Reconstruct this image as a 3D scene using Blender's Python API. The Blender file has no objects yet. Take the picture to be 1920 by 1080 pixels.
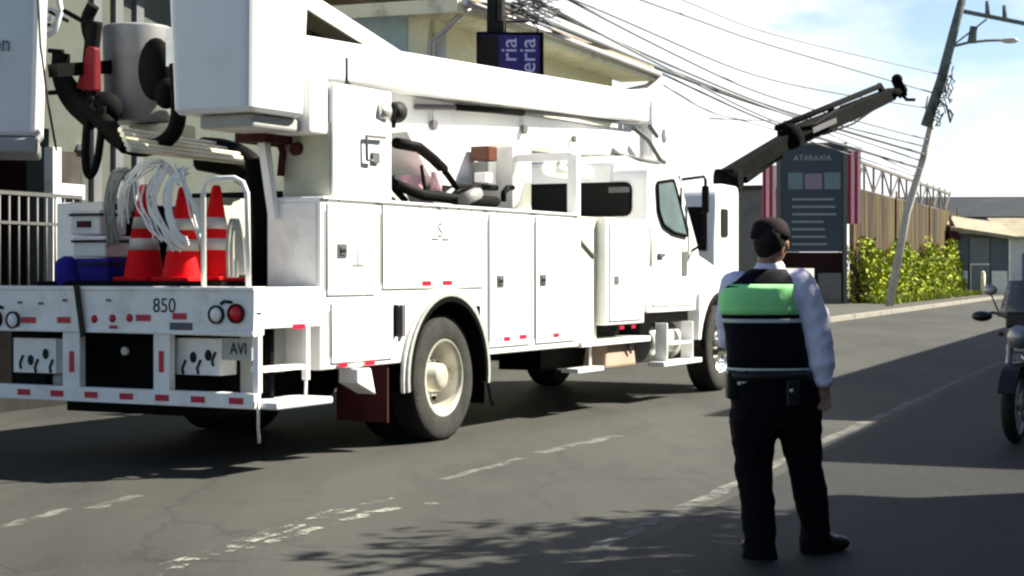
import bpy, bmesh, math, random
from mathutils import Vector, Matrix, Euler
random.seed(7)
scene = bpy.context.scene
COL = scene.collection
R = math.radians

# ---------------- camera, sky, sun, exposure ----------------
F = 3203.0; HZ = 508.0; CAMZ = 1.4
cam_d = bpy.data.cameras.new('camera'); cam = bpy.data.objects.new('camera', cam_d); COL.objects.link(cam)
cam.location = (0, 0, CAMZ); cam.rotation_euler = (R(90), 0, 0)
cam_d.sensor_width = 36; cam_d.lens = 36 * F / 1920; cam_d.shift_y = -(540 - HZ) / 1920
cam_d.clip_start = 0.1; cam_d.clip_end = 3000
scene.camera = cam
SUN = Vector((0.70, 0.23, 0.70)).normalized()
sun_el = math.asin(SUN.z); sun_az = math.atan2(SUN.x, SUN.y)      # azimuth clockwise from +Y
w = bpy.data.worlds.new('World'); scene.world = w; w.use_nodes = True
nt = w.node_tree; nt.nodes.clear()
out = nt.nodes.new('ShaderNodeOutputWorld'); bg = nt.nodes.new('ShaderNodeBackground'); bg.inputs[1].default_value = 0.046
sky = nt.nodes.new('ShaderNodeTexSky'); sky.sky_type = 'NISHITA'; sky.sun_disc = False
sky.sun_elevation = sun_el; sky.sun_rotation = sun_az; sky.air_density = 1.0; sky.dust_density = 1.0; sky.altitude = 1100
tc = nt.nodes.new('ShaderNodeTexCoord'); mp = nt.nodes.new('ShaderNodeMapping'); mp.inputs['Scale'].default_value = (1, 1, 2.2)
mp.inputs['Location'].default_value = (0.35, 0.1, 0.0)
nz = nt.nodes.new('ShaderNodeTexNoise'); nz.inputs['Scale'].default_value = 3.2; nz.inputs['Detail'].default_value = 5
nz.inputs['Roughness'].default_value = 0.5
rp = nt.nodes.new('ShaderNodeValToRGB'); rp.color_ramp.elements[0].position = 0.40; rp.color_ramp.elements[1].position = 0.60
mx = nt.nodes.new('ShaderNodeMixRGB'); mx.inputs[2].default_value = (8.6, 8.8, 9.0, 1)
nt.links.new(tc.outputs['Generated'], mp.inputs[0]); nt.links.new(mp.outputs[0], nz.inputs['Vector'])
def mnode(op, *ins):
    m_ = nt.nodes.new('ShaderNodeMath'); m_.operation = op; m_.use_clamp = (op == 'MINIMUM')
    for i, v in enumerate(ins):
        if isinstance(v, (int, float)): m_.inputs[i].default_value = v
        else: nt.links.new(v, m_.inputs[i])
    return m_.outputs[0]
sep = nt.nodes.new('ShaderNodeSeparateXYZ'); nt.links.new(tc.outputs['Generated'], sep.inputs[0])
vd = nt.nodes.new('ShaderNodeVectorMath'); vd.operation = 'DISTANCE'; vd.inputs[1].default_value = (0.262, 0.954, 0.146); nt.links.new(tc.outputs['Generated'], vd.inputs[0])
nz2 = nt.nodes.new('ShaderNodeTexNoise'); nz2.inputs['Scale'].default_value = 14; nz2.inputs['Detail'].default_value = 6; nt.links.new(mp.outputs[0], nz2.inputs['Vector'])
low = mnode('MINIMUM', mnode('MULTIPLY', mnode('SUBTRACT', 0.42, sep.outputs[2]), 5.0), 1.0)       # cloud bank sits low over the horizon
gap = mnode('MINIMUM', mnode('MULTIPLY', mnode('SUBTRACT', mnode('ADD', vd.outputs['Value'], mnode('MULTIPLY', mnode('SUBTRACT', nz2.outputs['Fac'], 0.5), 0.16)), 0.035), 11.0), 1.0)
nt.links.new(nz2.outputs['Fac'], rp.inputs[0]); rp.color_ramp.elements[0].position = 0.22; rp.color_ramp.elements[1].position = 0.42
front = mnode('MINIMUM', mnode('MULTIPLY', mnode('ADD', sep.outputs[1], 0.1), 2.0), 1.0)
mx2 = mnode('MULTIPLY', mnode('MULTIPLY', mnode('MAXIMUM', gap, 0.0), mnode('MAXIMUM', low, 0.0)), mnode('MULTIPLY', mnode('MAXIMUM', front, 0.0), rp.outputs[0]))
nt.links.new(mx2, mx.inputs[0])
nt.links.new(sky.outputs[0], mx.inputs[1]); nt.links.new(mx.outputs[0], bg.inputs[0]); nt.links.new(bg.outputs[0], out.inputs[0])
ld = bpy.data.lights.new('sun', 'SUN'); ld.energy = 5.0; ld.angle = R(0.5); ld.color = (1, 0.94, 0.80)
lo = bpy.data.objects.new('sun', ld); COL.objects.link(lo); lo.location = (0, 0, 30)
lo.rotation_euler = SUN.to_track_quat('Z', 'Y').to_euler()
scene.view_settings.view_transform = 'Standard'; scene.view_settings.look = 'None'
scene.view_settings.exposure = 1.8; scene.view_settings.gamma = 1
scene.render.engine = 'CYCLES'
scene.cycles.filter_width = 2.4
scene.cycles.max_bounces = 6

# ---------------- materials ----------------
MATS = {}
def mat(name, col, rough=0.6, metal=0.0, var=0.12, scale=6.0, bump=0.0, bscale=40.0, coat=0.0, emit=0, alpha=1, dirt=None, dirt_scale=1.5, dirt_pos=(0.5, 0.7)):
    m = bpy.data.materials.new(name); m.use_nodes = True; n = m.node_tree; b = n.nodes['Principled BSDF']
    b.inputs['Specular IOR Level'].default_value = 0.12 if rough >= 0.6 else (0.3 if not coat else 0.5)
    b.inputs['Roughness'].default_value = rough; b.inputs['Metallic'].default_value = metal
    b.inputs['Coat Weight'].default_value = coat; b.inputs['Coat Roughness'].default_value = 0.1
    c = (col[0], col[1], col[2], 1)
    t = n.nodes.new('ShaderNodeTexCoord')
    z = n.nodes.new('ShaderNodeTexNoise'); z.inputs['Scale'].default_value = scale; z.inputs['Detail'].default_value = 6
    n.links.new(t.outputs['Object'], z.inputs['Vector'])
    r = n.nodes.new('ShaderNodeValToRGB'); r.color_ramp.elements[0].position = 0.3; r.color_ramp.elements[1].position = 0.7
    r.color_ramp.elements[0].color = tuple(x * (1 - var) for x in c[:3]) + (1,)
    r.color_ramp.elements[1].color = tuple(min(1, x * (1 + var)) for x in c[:3]) + (1,)
    n.links.new(z.outputs['Fac'], r.inputs[0])
    last = r.outputs[0]
    if dirt:
        z2 = n.nodes.new('ShaderNodeTexNoise'); z2.inputs['Scale'].default_value = dirt_scale; z2.inputs['Detail'].default_value = 9
        z2.inputs['Roughness'].default_value = 0.65
        n.links.new(t.outputs['Object'], z2.inputs['Vector'])
        r2 = n.nodes.new('ShaderNodeValToRGB'); r2.color_ramp.elements[0].position = dirt_pos[0]; r2.color_ramp.elements[1].position = dirt_pos[1]
        n.links.new(z2.outputs['Fac'], r2.inputs[0])
        q = n.nodes.new('ShaderNodeMixRGB'); q.inputs[2].default_value = (dirt[0], dirt[1], dirt[2], 1)
        n.links.new(r2.outputs[0], q.inputs[0]); n.links.new(last, q.inputs[1]); last = q.outputs[0]
    n.links.new(last, b.inputs['Base Color'])
    if bump:
        z3 = n.nodes.new('ShaderNodeTexNoise'); z3.inputs['Scale'].default_value = bscale; z3.inputs['Detail'].default_value = 4
        n.links.new(t.outputs['Object'], z3.inputs['Vector'])
        bu = n.nodes.new('ShaderNodeBump'); bu.inputs['Strength'].default_value = bump; bu.inputs['Distance'].default_value = 0.02
        n.links.new(z3.outputs['Fac'], bu.inputs['Height']); n.links.new(bu.outputs[0], b.inputs['Normal'])
    if name in ('crane_black', 'chassis_black', 'rubber'): b.inputs['Specular IOR Level'].default_value = 0.05
    MATS[name] = m; return m
M = MATS
mat('white_paint', (0.82, 0.82, 0.81), 0.35, coat=0.3, var=0.03, dirt=(0.62, 0.62, 0.58), dirt_scale=2.5, dirt_pos=(0.55, 0.85))
mat('bucket_fibreglass', (0.72, 0.74, 0.74), 0.4, var=0.03, coat=0.2, dirt=(0.6, 0.6, 0.6), dirt_scale=2, dirt_pos=(0.55, 0.85))
mat('grey_paint', (0.36, 0.37, 0.36), 0.5, var=0.08, dirt=(0.2, 0.19, 0.17), dirt_pos=(0.5, 0.8))
mat('tail_paint', (0.80, 0.80, 0.77), 0.5, var=0.06, dirt=(0.55, 0.52, 0.48), dirt_scale=4, dirt_pos=(0.5, 0.8))
mat('cream_paint', (0.66, 0.66, 0.50), 0.5, var=0.04)
mat('olive_grey', (0.5, 0.51, 0.40), 0.6, var=0.1)
mat('chassis_black', (0.003, 0.003, 0.003), 0.6, var=0.3)
mat('rubber', (0.005, 0.005, 0.005), 0.8, var=0.2)
mat('tyre', (0.035, 0.035, 0.033), 0.9, var=0.15, bump=0.3, bscale=30, dirt=(0.055, 0.052, 0.046), dirt_scale=5, dirt_pos=(0.45, 0.75))
mat('tyre_dark', (0.02, 0.02, 0.02), 0.85, var=0.2)
mat('rim_steel', (0.62, 0.60, 0.52), 0.35, metal=0.4, var=0.15, dirt=(0.2, 0.18, 0.14), dirt_scale=6, dirt_pos=(0.5, 0.8))
mat('chrome', (0.75, 0.75, 0.75), 0.18, metal=1.0, var=0.05)
mat('red_reflector', (0.42, 0.012, 0.04), 0.35, var=0.1)
mat('red_lamp', (0.55, 0.01, 0.02), 0.25, var=0.05)
mat('orange_lamp', (0.10, 0.03, 0.015), 0.4)
mat('pink_stripe', (0.7, 0.42, 0.46), 0.5)
mat('black_mark', (0.02, 0.02, 0.02), 0.6)
mat('faint_mark', (0.2, 0.2, 0.21), 0.6)
mat('grey_mark', (0.11, 0.11, 0.115), 0.6)
mat('maroon_rubber', (0.05, 0.012, 0.014), 0.7, var=0.2)
mat('glass_dark', (0.004, 0.004, 0.004), 0.6, var=0.1)
mat('glass_blue', (0.12, 0.17, 0.18), 0.05, var=0.3, coat=0.6, scale=2)
mat('cone_red', (0.70, 0.006, 0.010), 0.7, var=0.08, dirt=(0.45, 0.004, 0.008), dirt_scale=6)
mat('cone_white', (0.5, 0.49, 0.46), 0.5, var=0.08)
mat('white_plastic', (0.62, 0.62, 0.64), 0.45, var=0.05)
mat('wire_white', (0.72, 0.72, 0.70), 0.4, var=0.1)
mat('wire_grey', (0.22, 0.23, 0.22), 0.5, var=0.2)
mat('blue_cloth', (0.02, 0.015, 0.22), 0.7, var=0.3)
mat('red_cloth', (0.10, 0.003, 0.008), 0.6, var=0.2)
mat('aluminium', (0.65, 0.65, 0.62), 0.35, metal=0.7)
mat('rail_grey', (0.09, 0.09, 0.088), 0.5)
mat('jib_grey', (0.2, 0.2, 0.2), 0.5, var=0.2, dirt=(0.1, 0.09, 0.08))
mat('brass_bar', (0.7, 0.66, 0.5), 0.35, metal=0.2)
mat('cardboard', (0.34, 0.26, 0.2), 0.8, var=0.1)
# setting
mat('kerb_concrete', (0.22, 0.21, 0.18), 0.9, var=0.15, bump=0.2, dirt=(0.12, 0.115, 0.1), dirt_scale=2)
mat('pavement_shaded', (0.02, 0.019, 0.017), 0.95, var=0.2, bump=0.2)  # near-left pavement and kerb, with the shade there put into the colour
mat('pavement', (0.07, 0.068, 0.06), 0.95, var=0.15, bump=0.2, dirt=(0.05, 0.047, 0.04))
mat('soil', (0.2, 0.19, 0.13), 0.95, var=0.3, bump=0.5, scale=2)
mat('wall_cream', (0.80, 0.77, 0.55), 0.85, var=0.06, dirt=(0.66, 0.63, 0.44), dirt_scale=1.2, dirt_pos=(0.5, 0.8))
mat('wall_teal', (0.38, 0.48, 0.50), 0.85, var=0.06, dirt=(0.3, 0.38, 0.4), dirt_scale=0.8)
mat('wall_grey', (0.13, 0.135, 0.14), 0.85, var=0.08, dirt=(0.09, 0.09, 0.085), dirt_scale=1.5)
mat('wall_sage', (0.085, 0.095, 0.08), 0.85, var=0.08, dirt=(0.055, 0.06, 0.052))
mat('trim_cream', (0.72, 0.70, 0.52), 0.6, var=0.05, dirt=(0.4, 0.38, 0.3), dirt_scale=3)
mat('trim_white', (0.75, 0.75, 0.72), 0.6, var=0.05, dirt=(0.5, 0.48, 0.44), dirt_scale=3)
mat('roof_tin', (0.27, 0.24, 0.175), 0.6, metal=0.2, var=0.1, dirt=(0.2, 0.15, 0.09), dirt_scale=1.5)
mat('roof_grey', (0.02, 0.023, 0.027), 0.7, var=0.1, dirt=(0.035, 0.036, 0.04), dirt_scale=0.6)
mat('dark_opening', (0.02, 0.008, 0.008), 0.8, var=0.3)
mat('window_dark', (0.05, 0.045, 0.04), 0.3, var=0.3)
mat('steel_pipe', (0.42, 0.4, 0.42), 0.4, metal=0.4)
mat('wood_pole', (0.022, 0.02, 0.018), 0.9, var=0.3, bump=0.5, bscale=20)
mat('pole_far', (0.10, 0.115, 0.12), 0.9, var=0.3)
mat('pole_light', (0.42, 0.40, 0.36), 0.9, var=0.15, dirt=(0.25, 0.22, 0.2))
mat('wire_black', (0.07, 0.07, 0.075), 0.7)
mat('wire_pale', (0.20, 0.20, 0.205), 0.7)
mat('sign_blue', (0.035, 0.02, 0.16), 0.4, var=0.15)
mat('sign_letter', (0.62, 0.58, 0.82), 0.5, var=0.05)
mat('sign_slate', (0.035, 0.048, 0.065), 0.5, var=0.15, scale=1.0)
mat('sign_letter_grey', (0.3, 0.32, 0.34), 0.6)
mat('sign_text', (0.2, 0.24, 0.28), 0.6)
mat('sign_maroon', (0.27, 0.01, 0.05), 0.5, var=0.1)
mat('sign_patch', (0.13, 0.19, 0.21), 0.6)
mat('sign_patch_purple', (0.2, 0.17, 0.25), 0.6)
mat('gate_grey', (0.10, 0.12, 0.15), 0.6, var=0.1)
mat('gate_mesh_grey', (0.15, 0.17, 0.2), 0.6, var=0.1)
mat('gate_white', (0.62, 0.66, 0.63), 0.7, var=0.08)
mat('rust_iron', (0.16, 0.09, 0.05), 0.9, var=0.4)
mat('truss_steel', (0.13, 0.12, 0.11), 0.8, var=0.2)
mat('leaf_lime', (0.30, 0.34, 0.015), 0.7, var=0.35, scale=1.5)
mat('leaf_green', (0.12, 0.18, 0.02), 0.7, var=0.35, scale=1.5)
mat('leaf_olive', (0.14, 0.15, 0.04), 0.75, var=0.3)
mat('bark', (0.08, 0.06, 0.045), 0.9, var=0.3, bump=0.5)
mat('crane_black', (0.003, 0.0035, 0.0035), 0.95, var=0.3, dirt=(0.008, 0.008, 0.008), dirt_scale=3, dirt_pos=(0.55, 0.8))
# person
mat('skin', (0.30, 0.16, 0.10), 0.55, var=0.08)
mat('hair', (0.018, 0.014, 0.013), 0.7, var=0.3)
mat('cap_cloth', (0.012, 0.006, 0.008), 0.85, var=0.3)
mat('shirt', (0.72, 0.70, 0.84), 0.8, var=0.06, bump=0.3, bscale=12)
mat('vest_navy', (0.004, 0.004, 0.008), 0.8, var=0.3, bump=0.2, bscale=15)
mat('vest_green', (0.34, 0.92, 0.34), 0.6, var=0.1, bump=0.2, bscale=15)
mat('reflective', (0.55, 0.60, 0.55), 0.35, var=0.1)
mat('trousers', (0.003, 0.003, 0.005), 0.85, var=0.3, bump=0.4, bscale=10)
mat('leather', (0.008, 0.008, 0.008), 0.4)
mat('motor_black', (0.012, 0.012, 0.014), 0.35, var=0.2)
mat('motor_silver', (0.3, 0.3, 0.3), 0.35, metal=0.6)
mat('windshield', (0.08, 0.09, 0.095), 0.2, var=0.1)

def special():
    # asphalt with patches
    m = bpy.data.materials.new('asphalt'); m.use_nodes = True; n = m.node_tree; b = n.nodes['Principled BSDF']
    b.inputs['Roughness'].default_value = 0.75; b.inputs['Specular IOR Level'].default_value = 0.13
    t = n.nodes.new('ShaderNodeTexCoord')
    def noise(s, d, r=0.6, stretch=None):
        z = n.nodes.new('ShaderNodeTexNoise'); z.inputs['Scale'].default_value = s; z.inputs['Detail'].default_value = d; z.inputs['Roughness'].default_value = r
        if stretch:
            mpp = n.nodes.new('ShaderNodeMapping'); mpp.inputs['Rotation'].default_value = (0, 0, R(21.8)); mpp.inputs['Scale'].default_value = stretch
            n.links.new(t.outputs['Object'], mpp.inputs[0]); n.links.new(mpp.outputs[0], z.inputs['Vector'])
        else: n.links.new(t.outputs['Object'], z.inputs['Vector'])
        return z
    def ramp(z, p0, p1, c0, c1):
        r = n.nodes.new('ShaderNodeValToRGB'); r.color_ramp.elements[0].position = p0; r.color_ramp.elements[1].position = p1
        r.color_ramp.elements[0].color = c0 + (1,); r.color_ramp.elements[1].color = c1 + (1,)
        n.links.new(z.outputs['Fac'], r.inputs[0]); return r
    a = ramp(noise(0.5, 6, 0.6, (1.0, 0.18, 1)), 0.3, 0.7, (0.034, 0.034, 0.0315), (0.052, 0.052, 0.0475))
    f = ramp(noise(70, 3), 0.3, 0.75, (0.72, 0.72, 0.72), (1.3, 1.3, 1.3))
    k = ramp(noise(1.1, 8, 0.7, (1, 0.3, 1)), 0.5, 0.72, (1.08, 1.08, 1.05), (0.7, 0.7, 0.73))
    x = n.nodes.new('ShaderNodeMixRGB'); x.blend_type = 'MULTIPLY'; x.inputs[0].default_value = 1
    y = n.nodes.new('ShaderNodeMixRGB'); y.blend_type = 'MULTIPLY'; y.inputs[0].default_value = 1
    n.links.new(a.outputs[0], x.inputs[1]); n.links.new(f.outputs[0], x.inputs[2])
    n.links.new(x.outputs[0], y.inputs[1]); n.links.new(k.outputs[0], y.inputs[2])
    vo = n.nodes.new('ShaderNodeTexVoronoi'); vo.feature = 'DISTANCE_TO_EDGE'; vo.inputs['Scale'].default_value = 0.55
    wq = noise(2.5, 4); ad = n.nodes.new('ShaderNodeVectorMath'); ad.operation = 'ADD'; sc_ = n.nodes.new('ShaderNodeVectorMath'); sc_.operation = 'SCALE'; sc_.inputs['Scale'].default_value = 0.35
    n.links.new(wq.outputs['Color'], sc_.inputs[0]); n.links.new(t.outputs['Object'], ad.inputs[0]); n.links.new(sc_.outputs[0], ad.inputs[1]); n.links.new(ad.outputs[0], vo.inputs['Vector'])
    cr = n.nodes.new('ShaderNodeValToRGB'); cr.color_ramp.elements[0].position = 0.004; cr.color_ramp.elements[1].position = 0.012; cr.color_ramp.elements[0].color = (0.80, 0.80, 0.80, 1)
    n.links.new(vo.outputs['Distance'], cr.inputs[0])
    y2 = n.nodes.new('ShaderNodeMixRGB'); y2.blend_type = 'MULTIPLY'; y2.inputs[0].default_value = 1; n.links.new(y.outputs[0], y2.inputs[1]); n.links.new(cr.outputs[0], y2.inputs[2])
    st = ramp(noise(0.35, 5, 0.6, (1, 0.4, 1)), 0.55, 0.7, (1, 1, 1), (0.72, 0.73, 0.76))
    y3 = n.nodes.new('ShaderNodeMixRGB'); y3.blend_type = 'MULTIPLY'; y3.inputs[0].default_value = 1; n.links.new(y2.outputs[0], y3.inputs[1]); n.links.new(st.outputs[0], y3.inputs[2])
    n.links.new(y3.outputs[0], b.inputs['Base Color'])
    bu = n.nodes.new('ShaderNodeBump'); bu.inputs['Strength'].default_value = 0.5; bu.inputs['Distance'].default_value = 0.01
    n.links.new(noise(90, 3).outputs['Fac'], bu.inputs['Height']); n.links.new(bu.outputs[0], b.inputs['Normal'])
    M['asphalt'] = m
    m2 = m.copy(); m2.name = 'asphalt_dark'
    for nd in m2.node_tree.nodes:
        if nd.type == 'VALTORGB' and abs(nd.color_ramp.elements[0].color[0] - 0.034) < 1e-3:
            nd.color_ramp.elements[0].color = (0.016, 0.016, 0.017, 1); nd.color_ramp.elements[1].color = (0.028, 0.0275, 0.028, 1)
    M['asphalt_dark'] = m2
    # worn paint: transparent where worn
    m = bpy.data.materials.new('worn_line'); m.use_nodes = True; n = m.node_tree; b = n.nodes['Principled BSDF']
    b.inputs['Base Color'].default_value = (0.26, 0.26, 0.22, 1); b.inputs['Roughness'].default_value = 0.85
    t = n.nodes.new('ShaderNodeTexCoord'); z = n.nodes.new('ShaderNodeTexNoise'); z.inputs['Scale'].default_value = 5; z.inputs['Detail'].default_value = 9; z.inputs['Roughness'].default_value = 0.75
    n.links.new(t.outputs['Object'], z.inputs['Vector'])
    r = n.nodes.new('ShaderNodeValToRGB'); r.color_ramp.elements[0].position = 0.50; r.color_ramp.elements[1].position = 0.62
    n.links.new(z.outputs['Fac'], r.inputs[0]); n.links.new(r.outputs[0], b.inputs['Alpha']); M['worn_line'] = m
    m3 = m.copy(); m3.name = 'faint_line'
    for nd in m3.node_tree.nodes:
        if nd.type == 'VALTORGB': nd.color_ramp.elements[0].position = 0.42; nd.color_ramp.elements[1].position = 0.9
    m3.node_tree.nodes['Principled BSDF'].inputs['Base Color'].default_value = (0.30, 0.30, 0.28, 1)
    M['faint_line'] = m3
    # corrugated rusty zinc
    m = bpy.data.materials.new('zinc_rusty'); m.use_nodes = True; n = m.node_tree; b = n.nodes['Principled BSDF']; b.inputs['Roughness'].default_value = 0.8
    t = n.nodes.new('ShaderNodeTexCoord'); mpp = n.nodes.new('ShaderNodeMapping'); mpp.inputs['Scale'].default_value = (3.0, 1, 0.12)
    z = n.nodes.new('ShaderNodeTexNoise'); z.inputs['Scale'].default_value = 1.3; z.inputs['Detail'].default_value = 5
    n.links.new(t.outputs['Object'], mpp.inputs[0]); n.links.new(mpp.outputs[0], z.inputs['Vector'])
    r = n.nodes.new('ShaderNodeValToRGB'); e = r.color_ramp.elements; e[0].position = 0.38; e[0].color = (0.009, 0.006, 0.003, 1); e[1].position = 0.64; e[1].color = (0.12, 0.09, 0.028, 1)
    q = r.color_ramp.elements.new(0.5); q.color = (0.065, 0.038, 0.008, 1)
    n.links.new(z.outputs['Fac'], r.inputs[0]); n.links.new(r.outputs[0], b.inputs['Base Color']); M['zinc_rusty'] = m
special()

# ---------------- mesh helpers ----------------
class MB:
    def __init__(s): s.v = []; s.f = []; s.mi = []; s.m = 0; s.sm = []; s.smooth = False
    def add(s, vs, fs):
        o = len(s.v); s.v += [tuple(v) for v in vs]
        for f in fs: s.f.append([i + o for i in f]); s.mi.append(s.m); s.sm.append(s.smooth)
        return s
    def box(s, x0, x1, y0, y1, z0, z1):
        vs = [(x, y, z) for x in (x0, x1) for y in (y0, y1) for z in (z0, z1)]
        return s.add(vs, [(0, 1, 3, 2), (4, 6, 7, 5), (0, 4, 5, 1), (2, 3, 7, 6), (0, 2, 6, 4), (1, 5, 7, 3)])
    def hexa(s, b, t):   # bottom 4 pts, top 4 pts (same winding)
        return s.add(list(b) + list(t), [(3, 2, 1, 0), (4, 5, 6, 7), (0, 1, 5, 4), (1, 2, 6, 5), (2, 3, 7, 6), (3, 0, 4, 7)])
    def beam(s, p, q, w, h, up=(0, 0, 1)):
        p = Vector(p); q = Vector(q); d = (q - p).normalized(); u = Vector(up)
        if abs(d.dot(u)) > 0.98: u = Vector((1, 0, 0))
        a = d.cross(u).normalized(); b = a.cross(d).normalized()
        r = [a * w / 2 + b * h / 2, -a * w / 2 + b * h / 2, -a * w / 2 - b * h / 2, a * w / 2 - b * h / 2]
        return s.hexa([p + x for x in r], [q + x for x in r])
    def taper(s, p, q, w0, h0, w1, h1, up=(0, 0, 1)):
        p = Vector(p); q = Vector(q); d = (q - p).normalized(); u = Vector(up)
        a = d.cross(u).normalized(); b = a.cross(d).normalized()
        r = lambda w, h: [a * w / 2 + b * h / 2, -a * w / 2 + b * h / 2, -a * w / 2 - b * h / 2, a * w / 2 - b * h / 2]
        return s.hexa([p + x for x in r(w0, h0)], [q + x for x in r(w1, h1)])
    def cyl(s, p, q, r0, r1=None, n=14, caps=True):
        r1 = r0 if r1 is None else r1
        return s.tube([p, q], [r0, r1], n, caps)
    def tube(s, pts, r, n=8, caps=True, closed=False):
        pts = [Vector(p) for p in pts]; k = len(pts)
        rr = r if isinstance(r, (list, tuple)) else [r] * k
        vs = []; prev = None
        for i, p in enumerate(pts):
            if closed: d = (pts[(i + 1) % k] - pts[i - 1])
            else: d = pts[min(i + 1, k - 1)] - pts[max(i - 1, 0)]
            d.normalize()
            if prev is None:
                u = Vector((0, 0, 1)) if abs(d.z) < 0.9 else Vector((1, 0, 0)); a = d.cross(u).normalized()
            else:
                a = (prev - d * prev.dot(d)).normalized()
            prev = a; b = d.cross(a)
            for j in range(n):
                t = 2 * math.pi * j / n; vs.append(p + (a * math.cos(t) + b * math.sin(t)) * rr[i])
        fs = []
        for i in range(k if closed else k - 1):
            i2 = (i + 1) % k
            for j in range(n): fs.append((i * n + j, i * n + (j + 1) % n, i2 * n + (j + 1) % n, i2 * n + j))
        old = s.smooth; s.smooth = True; o = len(s.v); s.add(vs, fs); s.smooth = old
        if caps and not closed:
            s.v; a = [o + j for j in range(n)][::-1]; b = [o + (k - 1) * n + j for j in range(n)]
            for f in (a, b): s.f.append(f); s.mi.append(s.m); s.sm.append(False)
        return s
    def prism(s, poly, axis, a0, a1):   # poly in the two other axes
        def P(u, v, a): return {'x': (a, u, v), 'y': (u, a, v), 'z': (u, v, a)}[axis]
        n = len(poly); vs = [P(u, v, a0) for u, v in poly] + [P(u, v, a1) for u, v in poly]
        fs = [tuple(range(n))[::-1], tuple(range(n, 2 * n))] + [(i, (i + 1) % n, n + (i + 1) % n, n + i) for i in range(n)]
        return s.add(vs, fs)
    def lathe(s, prof, origin, axis='y', n=32):   # prof: (r, a)
        o = Vector(origin); vs = []; k = len(prof)
        for i in range(n):
            t = 2 * math.pi * i / n; c, q = math.cos(t), math.sin(t)
            for r, a in prof:
                if axis == 'y': vs.append(o + Vector((r * c, a, r * q)))
                elif axis == 'x': vs.append(o + Vector((a, r * c, r * q)))
                else: vs.append(o + Vector((r * c, r * q, a)))
        fs = []
        for i in range(n):
            i2 = (i + 1) % n
            for j in range(k - 1): fs.append((i * k + j, i2 * k + j, i2 * k + j + 1, i * k + j + 1))
        old = s.smooth; s.smooth = True; s.add(vs, fs); s.smooth = old; return s
    def ball(s, c, r, n=12, m=8, rot=None):
        rx, ry, rz = r if isinstance(r, (tuple, list)) else (r, r, r); vs = []; c = Vector(c)
        for i in range(m + 1):
            ph = math.pi * i / m
            for j in range(n):
                t = 2 * math.pi * j / n; v = Vector((rx * math.sin(ph) * math.cos(t), ry * math.sin(ph) * math.sin(t), rz * math.cos(ph)))
                if rot: v.rotate(rot)
                vs.append(c + v)
        fs = [(i * n + j, (i + 1) * n + j, (i + 1) * n + (j + 1) % n, i * n + (j + 1) % n) for i in range(m) for j in range(n)]
        old = s.smooth; s.smooth = True; s.add(vs, fs); s.smooth = old; return s
    def rings(s, rings, n=16):   # rings: (centre, rx, ry[, rotz, tilt]) stacked, capped
        vs = []
        for rg in rings:
            c = Vector(rg[0]); rx, ry = rg[1], rg[2]; rz = rg[3] if len(rg) > 3 else 0
            ax = rg[4] if len(rg) > 4 else None
            for j in range(n):
                t = 2 * math.pi * j / n; v = Vector((rx * math.cos(t), ry * math.sin(t), 0))
                v.rotate(Euler((0, 0, rz)))
                if ax is not None: v.rotate(ax)
                vs.append(c + v)
        k = len(rings); fs = [(i * n + j, i * n + (j + 1) % n, (i + 1) * n + (j + 1) % n, (i + 1) * n + j) for i in range(k - 1) for j in range(n)]
        fs += [tuple(range(n))[::-1], tuple((k - 1) * n + j for j in range(n))]
        old = s.smooth; s.smooth = True; s.add(vs, fs); s.smooth = old; return s
    def lathe2(s, prof, mats_, origin, axis='y', n=44):
        for i in range(len(prof) - 1): s.m = mats_[i]; s.lathe(prof[i:i + 2], origin, axis, n)
        return s
    def build(s, name, mats, parent=None, bevel=0, label=None, segs=2):
        me = bpy.data.meshes.new(name); me.from_pydata(s.v, [], s.f)
        for mm in (mats if isinstance(mats, (list, tuple)) else [mats]): me.materials.append(M[mm])
        me.polygons.foreach_set('material_index', s.mi); me.polygons.foreach_set('use_smooth', s.sm)
        bm = bmesh.new(); bm.from_mesh(me); bmesh.ops.remove_doubles(bm, verts=bm.verts, dist=1e-5)
        bmesh.ops.recalc_face_normals(bm, faces=bm.faces); bm.to_mesh(me); bm.free()
        o = bpy.data.objects.new(name, me); COL.objects.link(o); o.parent = parent
        if bevel:
            b = o.modifiers.new('bevel', 'BEVEL'); b.width = bevel; b.segments = segs; b.limit_method = 'ANGLE'; b.angle_limit = R(40)
        if label: o['label'] = label
        return o
def tag(o, label=None, cat=None, group=None, kind=None):
    if label: o['label'] = label
    if cat: o['category'] = cat
    if group: o['group'] = group
    if kind: o['kind'] = kind
    return o
def thing(name, loc, rz, label, cat, group=None):
    o = bpy.data.objects.new(name, None); COL.objects.link(o); o.location = loc; o.rotation_euler = (0, 0, rz)
    o.empty_display_size = 0.2
    return tag(o, label, cat, group)
def text(name, s, size, m, parent, mtx, ext=0.003, sx=1.0, align='CENTER'):
    c = bpy.data.curves.new('t', 'FONT'); c.body = s; c.size = size; c.extrude = ext; c.align_x = align; c.align_y = 'CENTER'
    t = bpy.data.objects.new('t', c); COL.objects.link(t)
    bpy.context.view_layer.update(); dg = bpy.context.evaluated_depsgraph_get()
    me = bpy.data.meshes.new_from_object(t.evaluated_get(dg)); me.name = name
    bpy.data.objects.remove(t); bpy.data.curves.remove(c)
    me.materials.clear(); me.materials.append(M[m])
    for p in me.polygons: p.material_index = 0
    me.transform(Matrix.Diagonal((sx, 1, 1, 1))); me.transform(mtx)
    o = bpy.data.objects.new(name, me); COL.objects.link(o); o.parent = parent; return o
def frame(origin, xdir, updir):
    x = Vector(xdir).normalized(); y = Vector(updir).normalized(); z = x.cross(y)
    m = Matrix((x, y, z)).transposed().to_4x4(); m.translation = Vector(origin); return m
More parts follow.
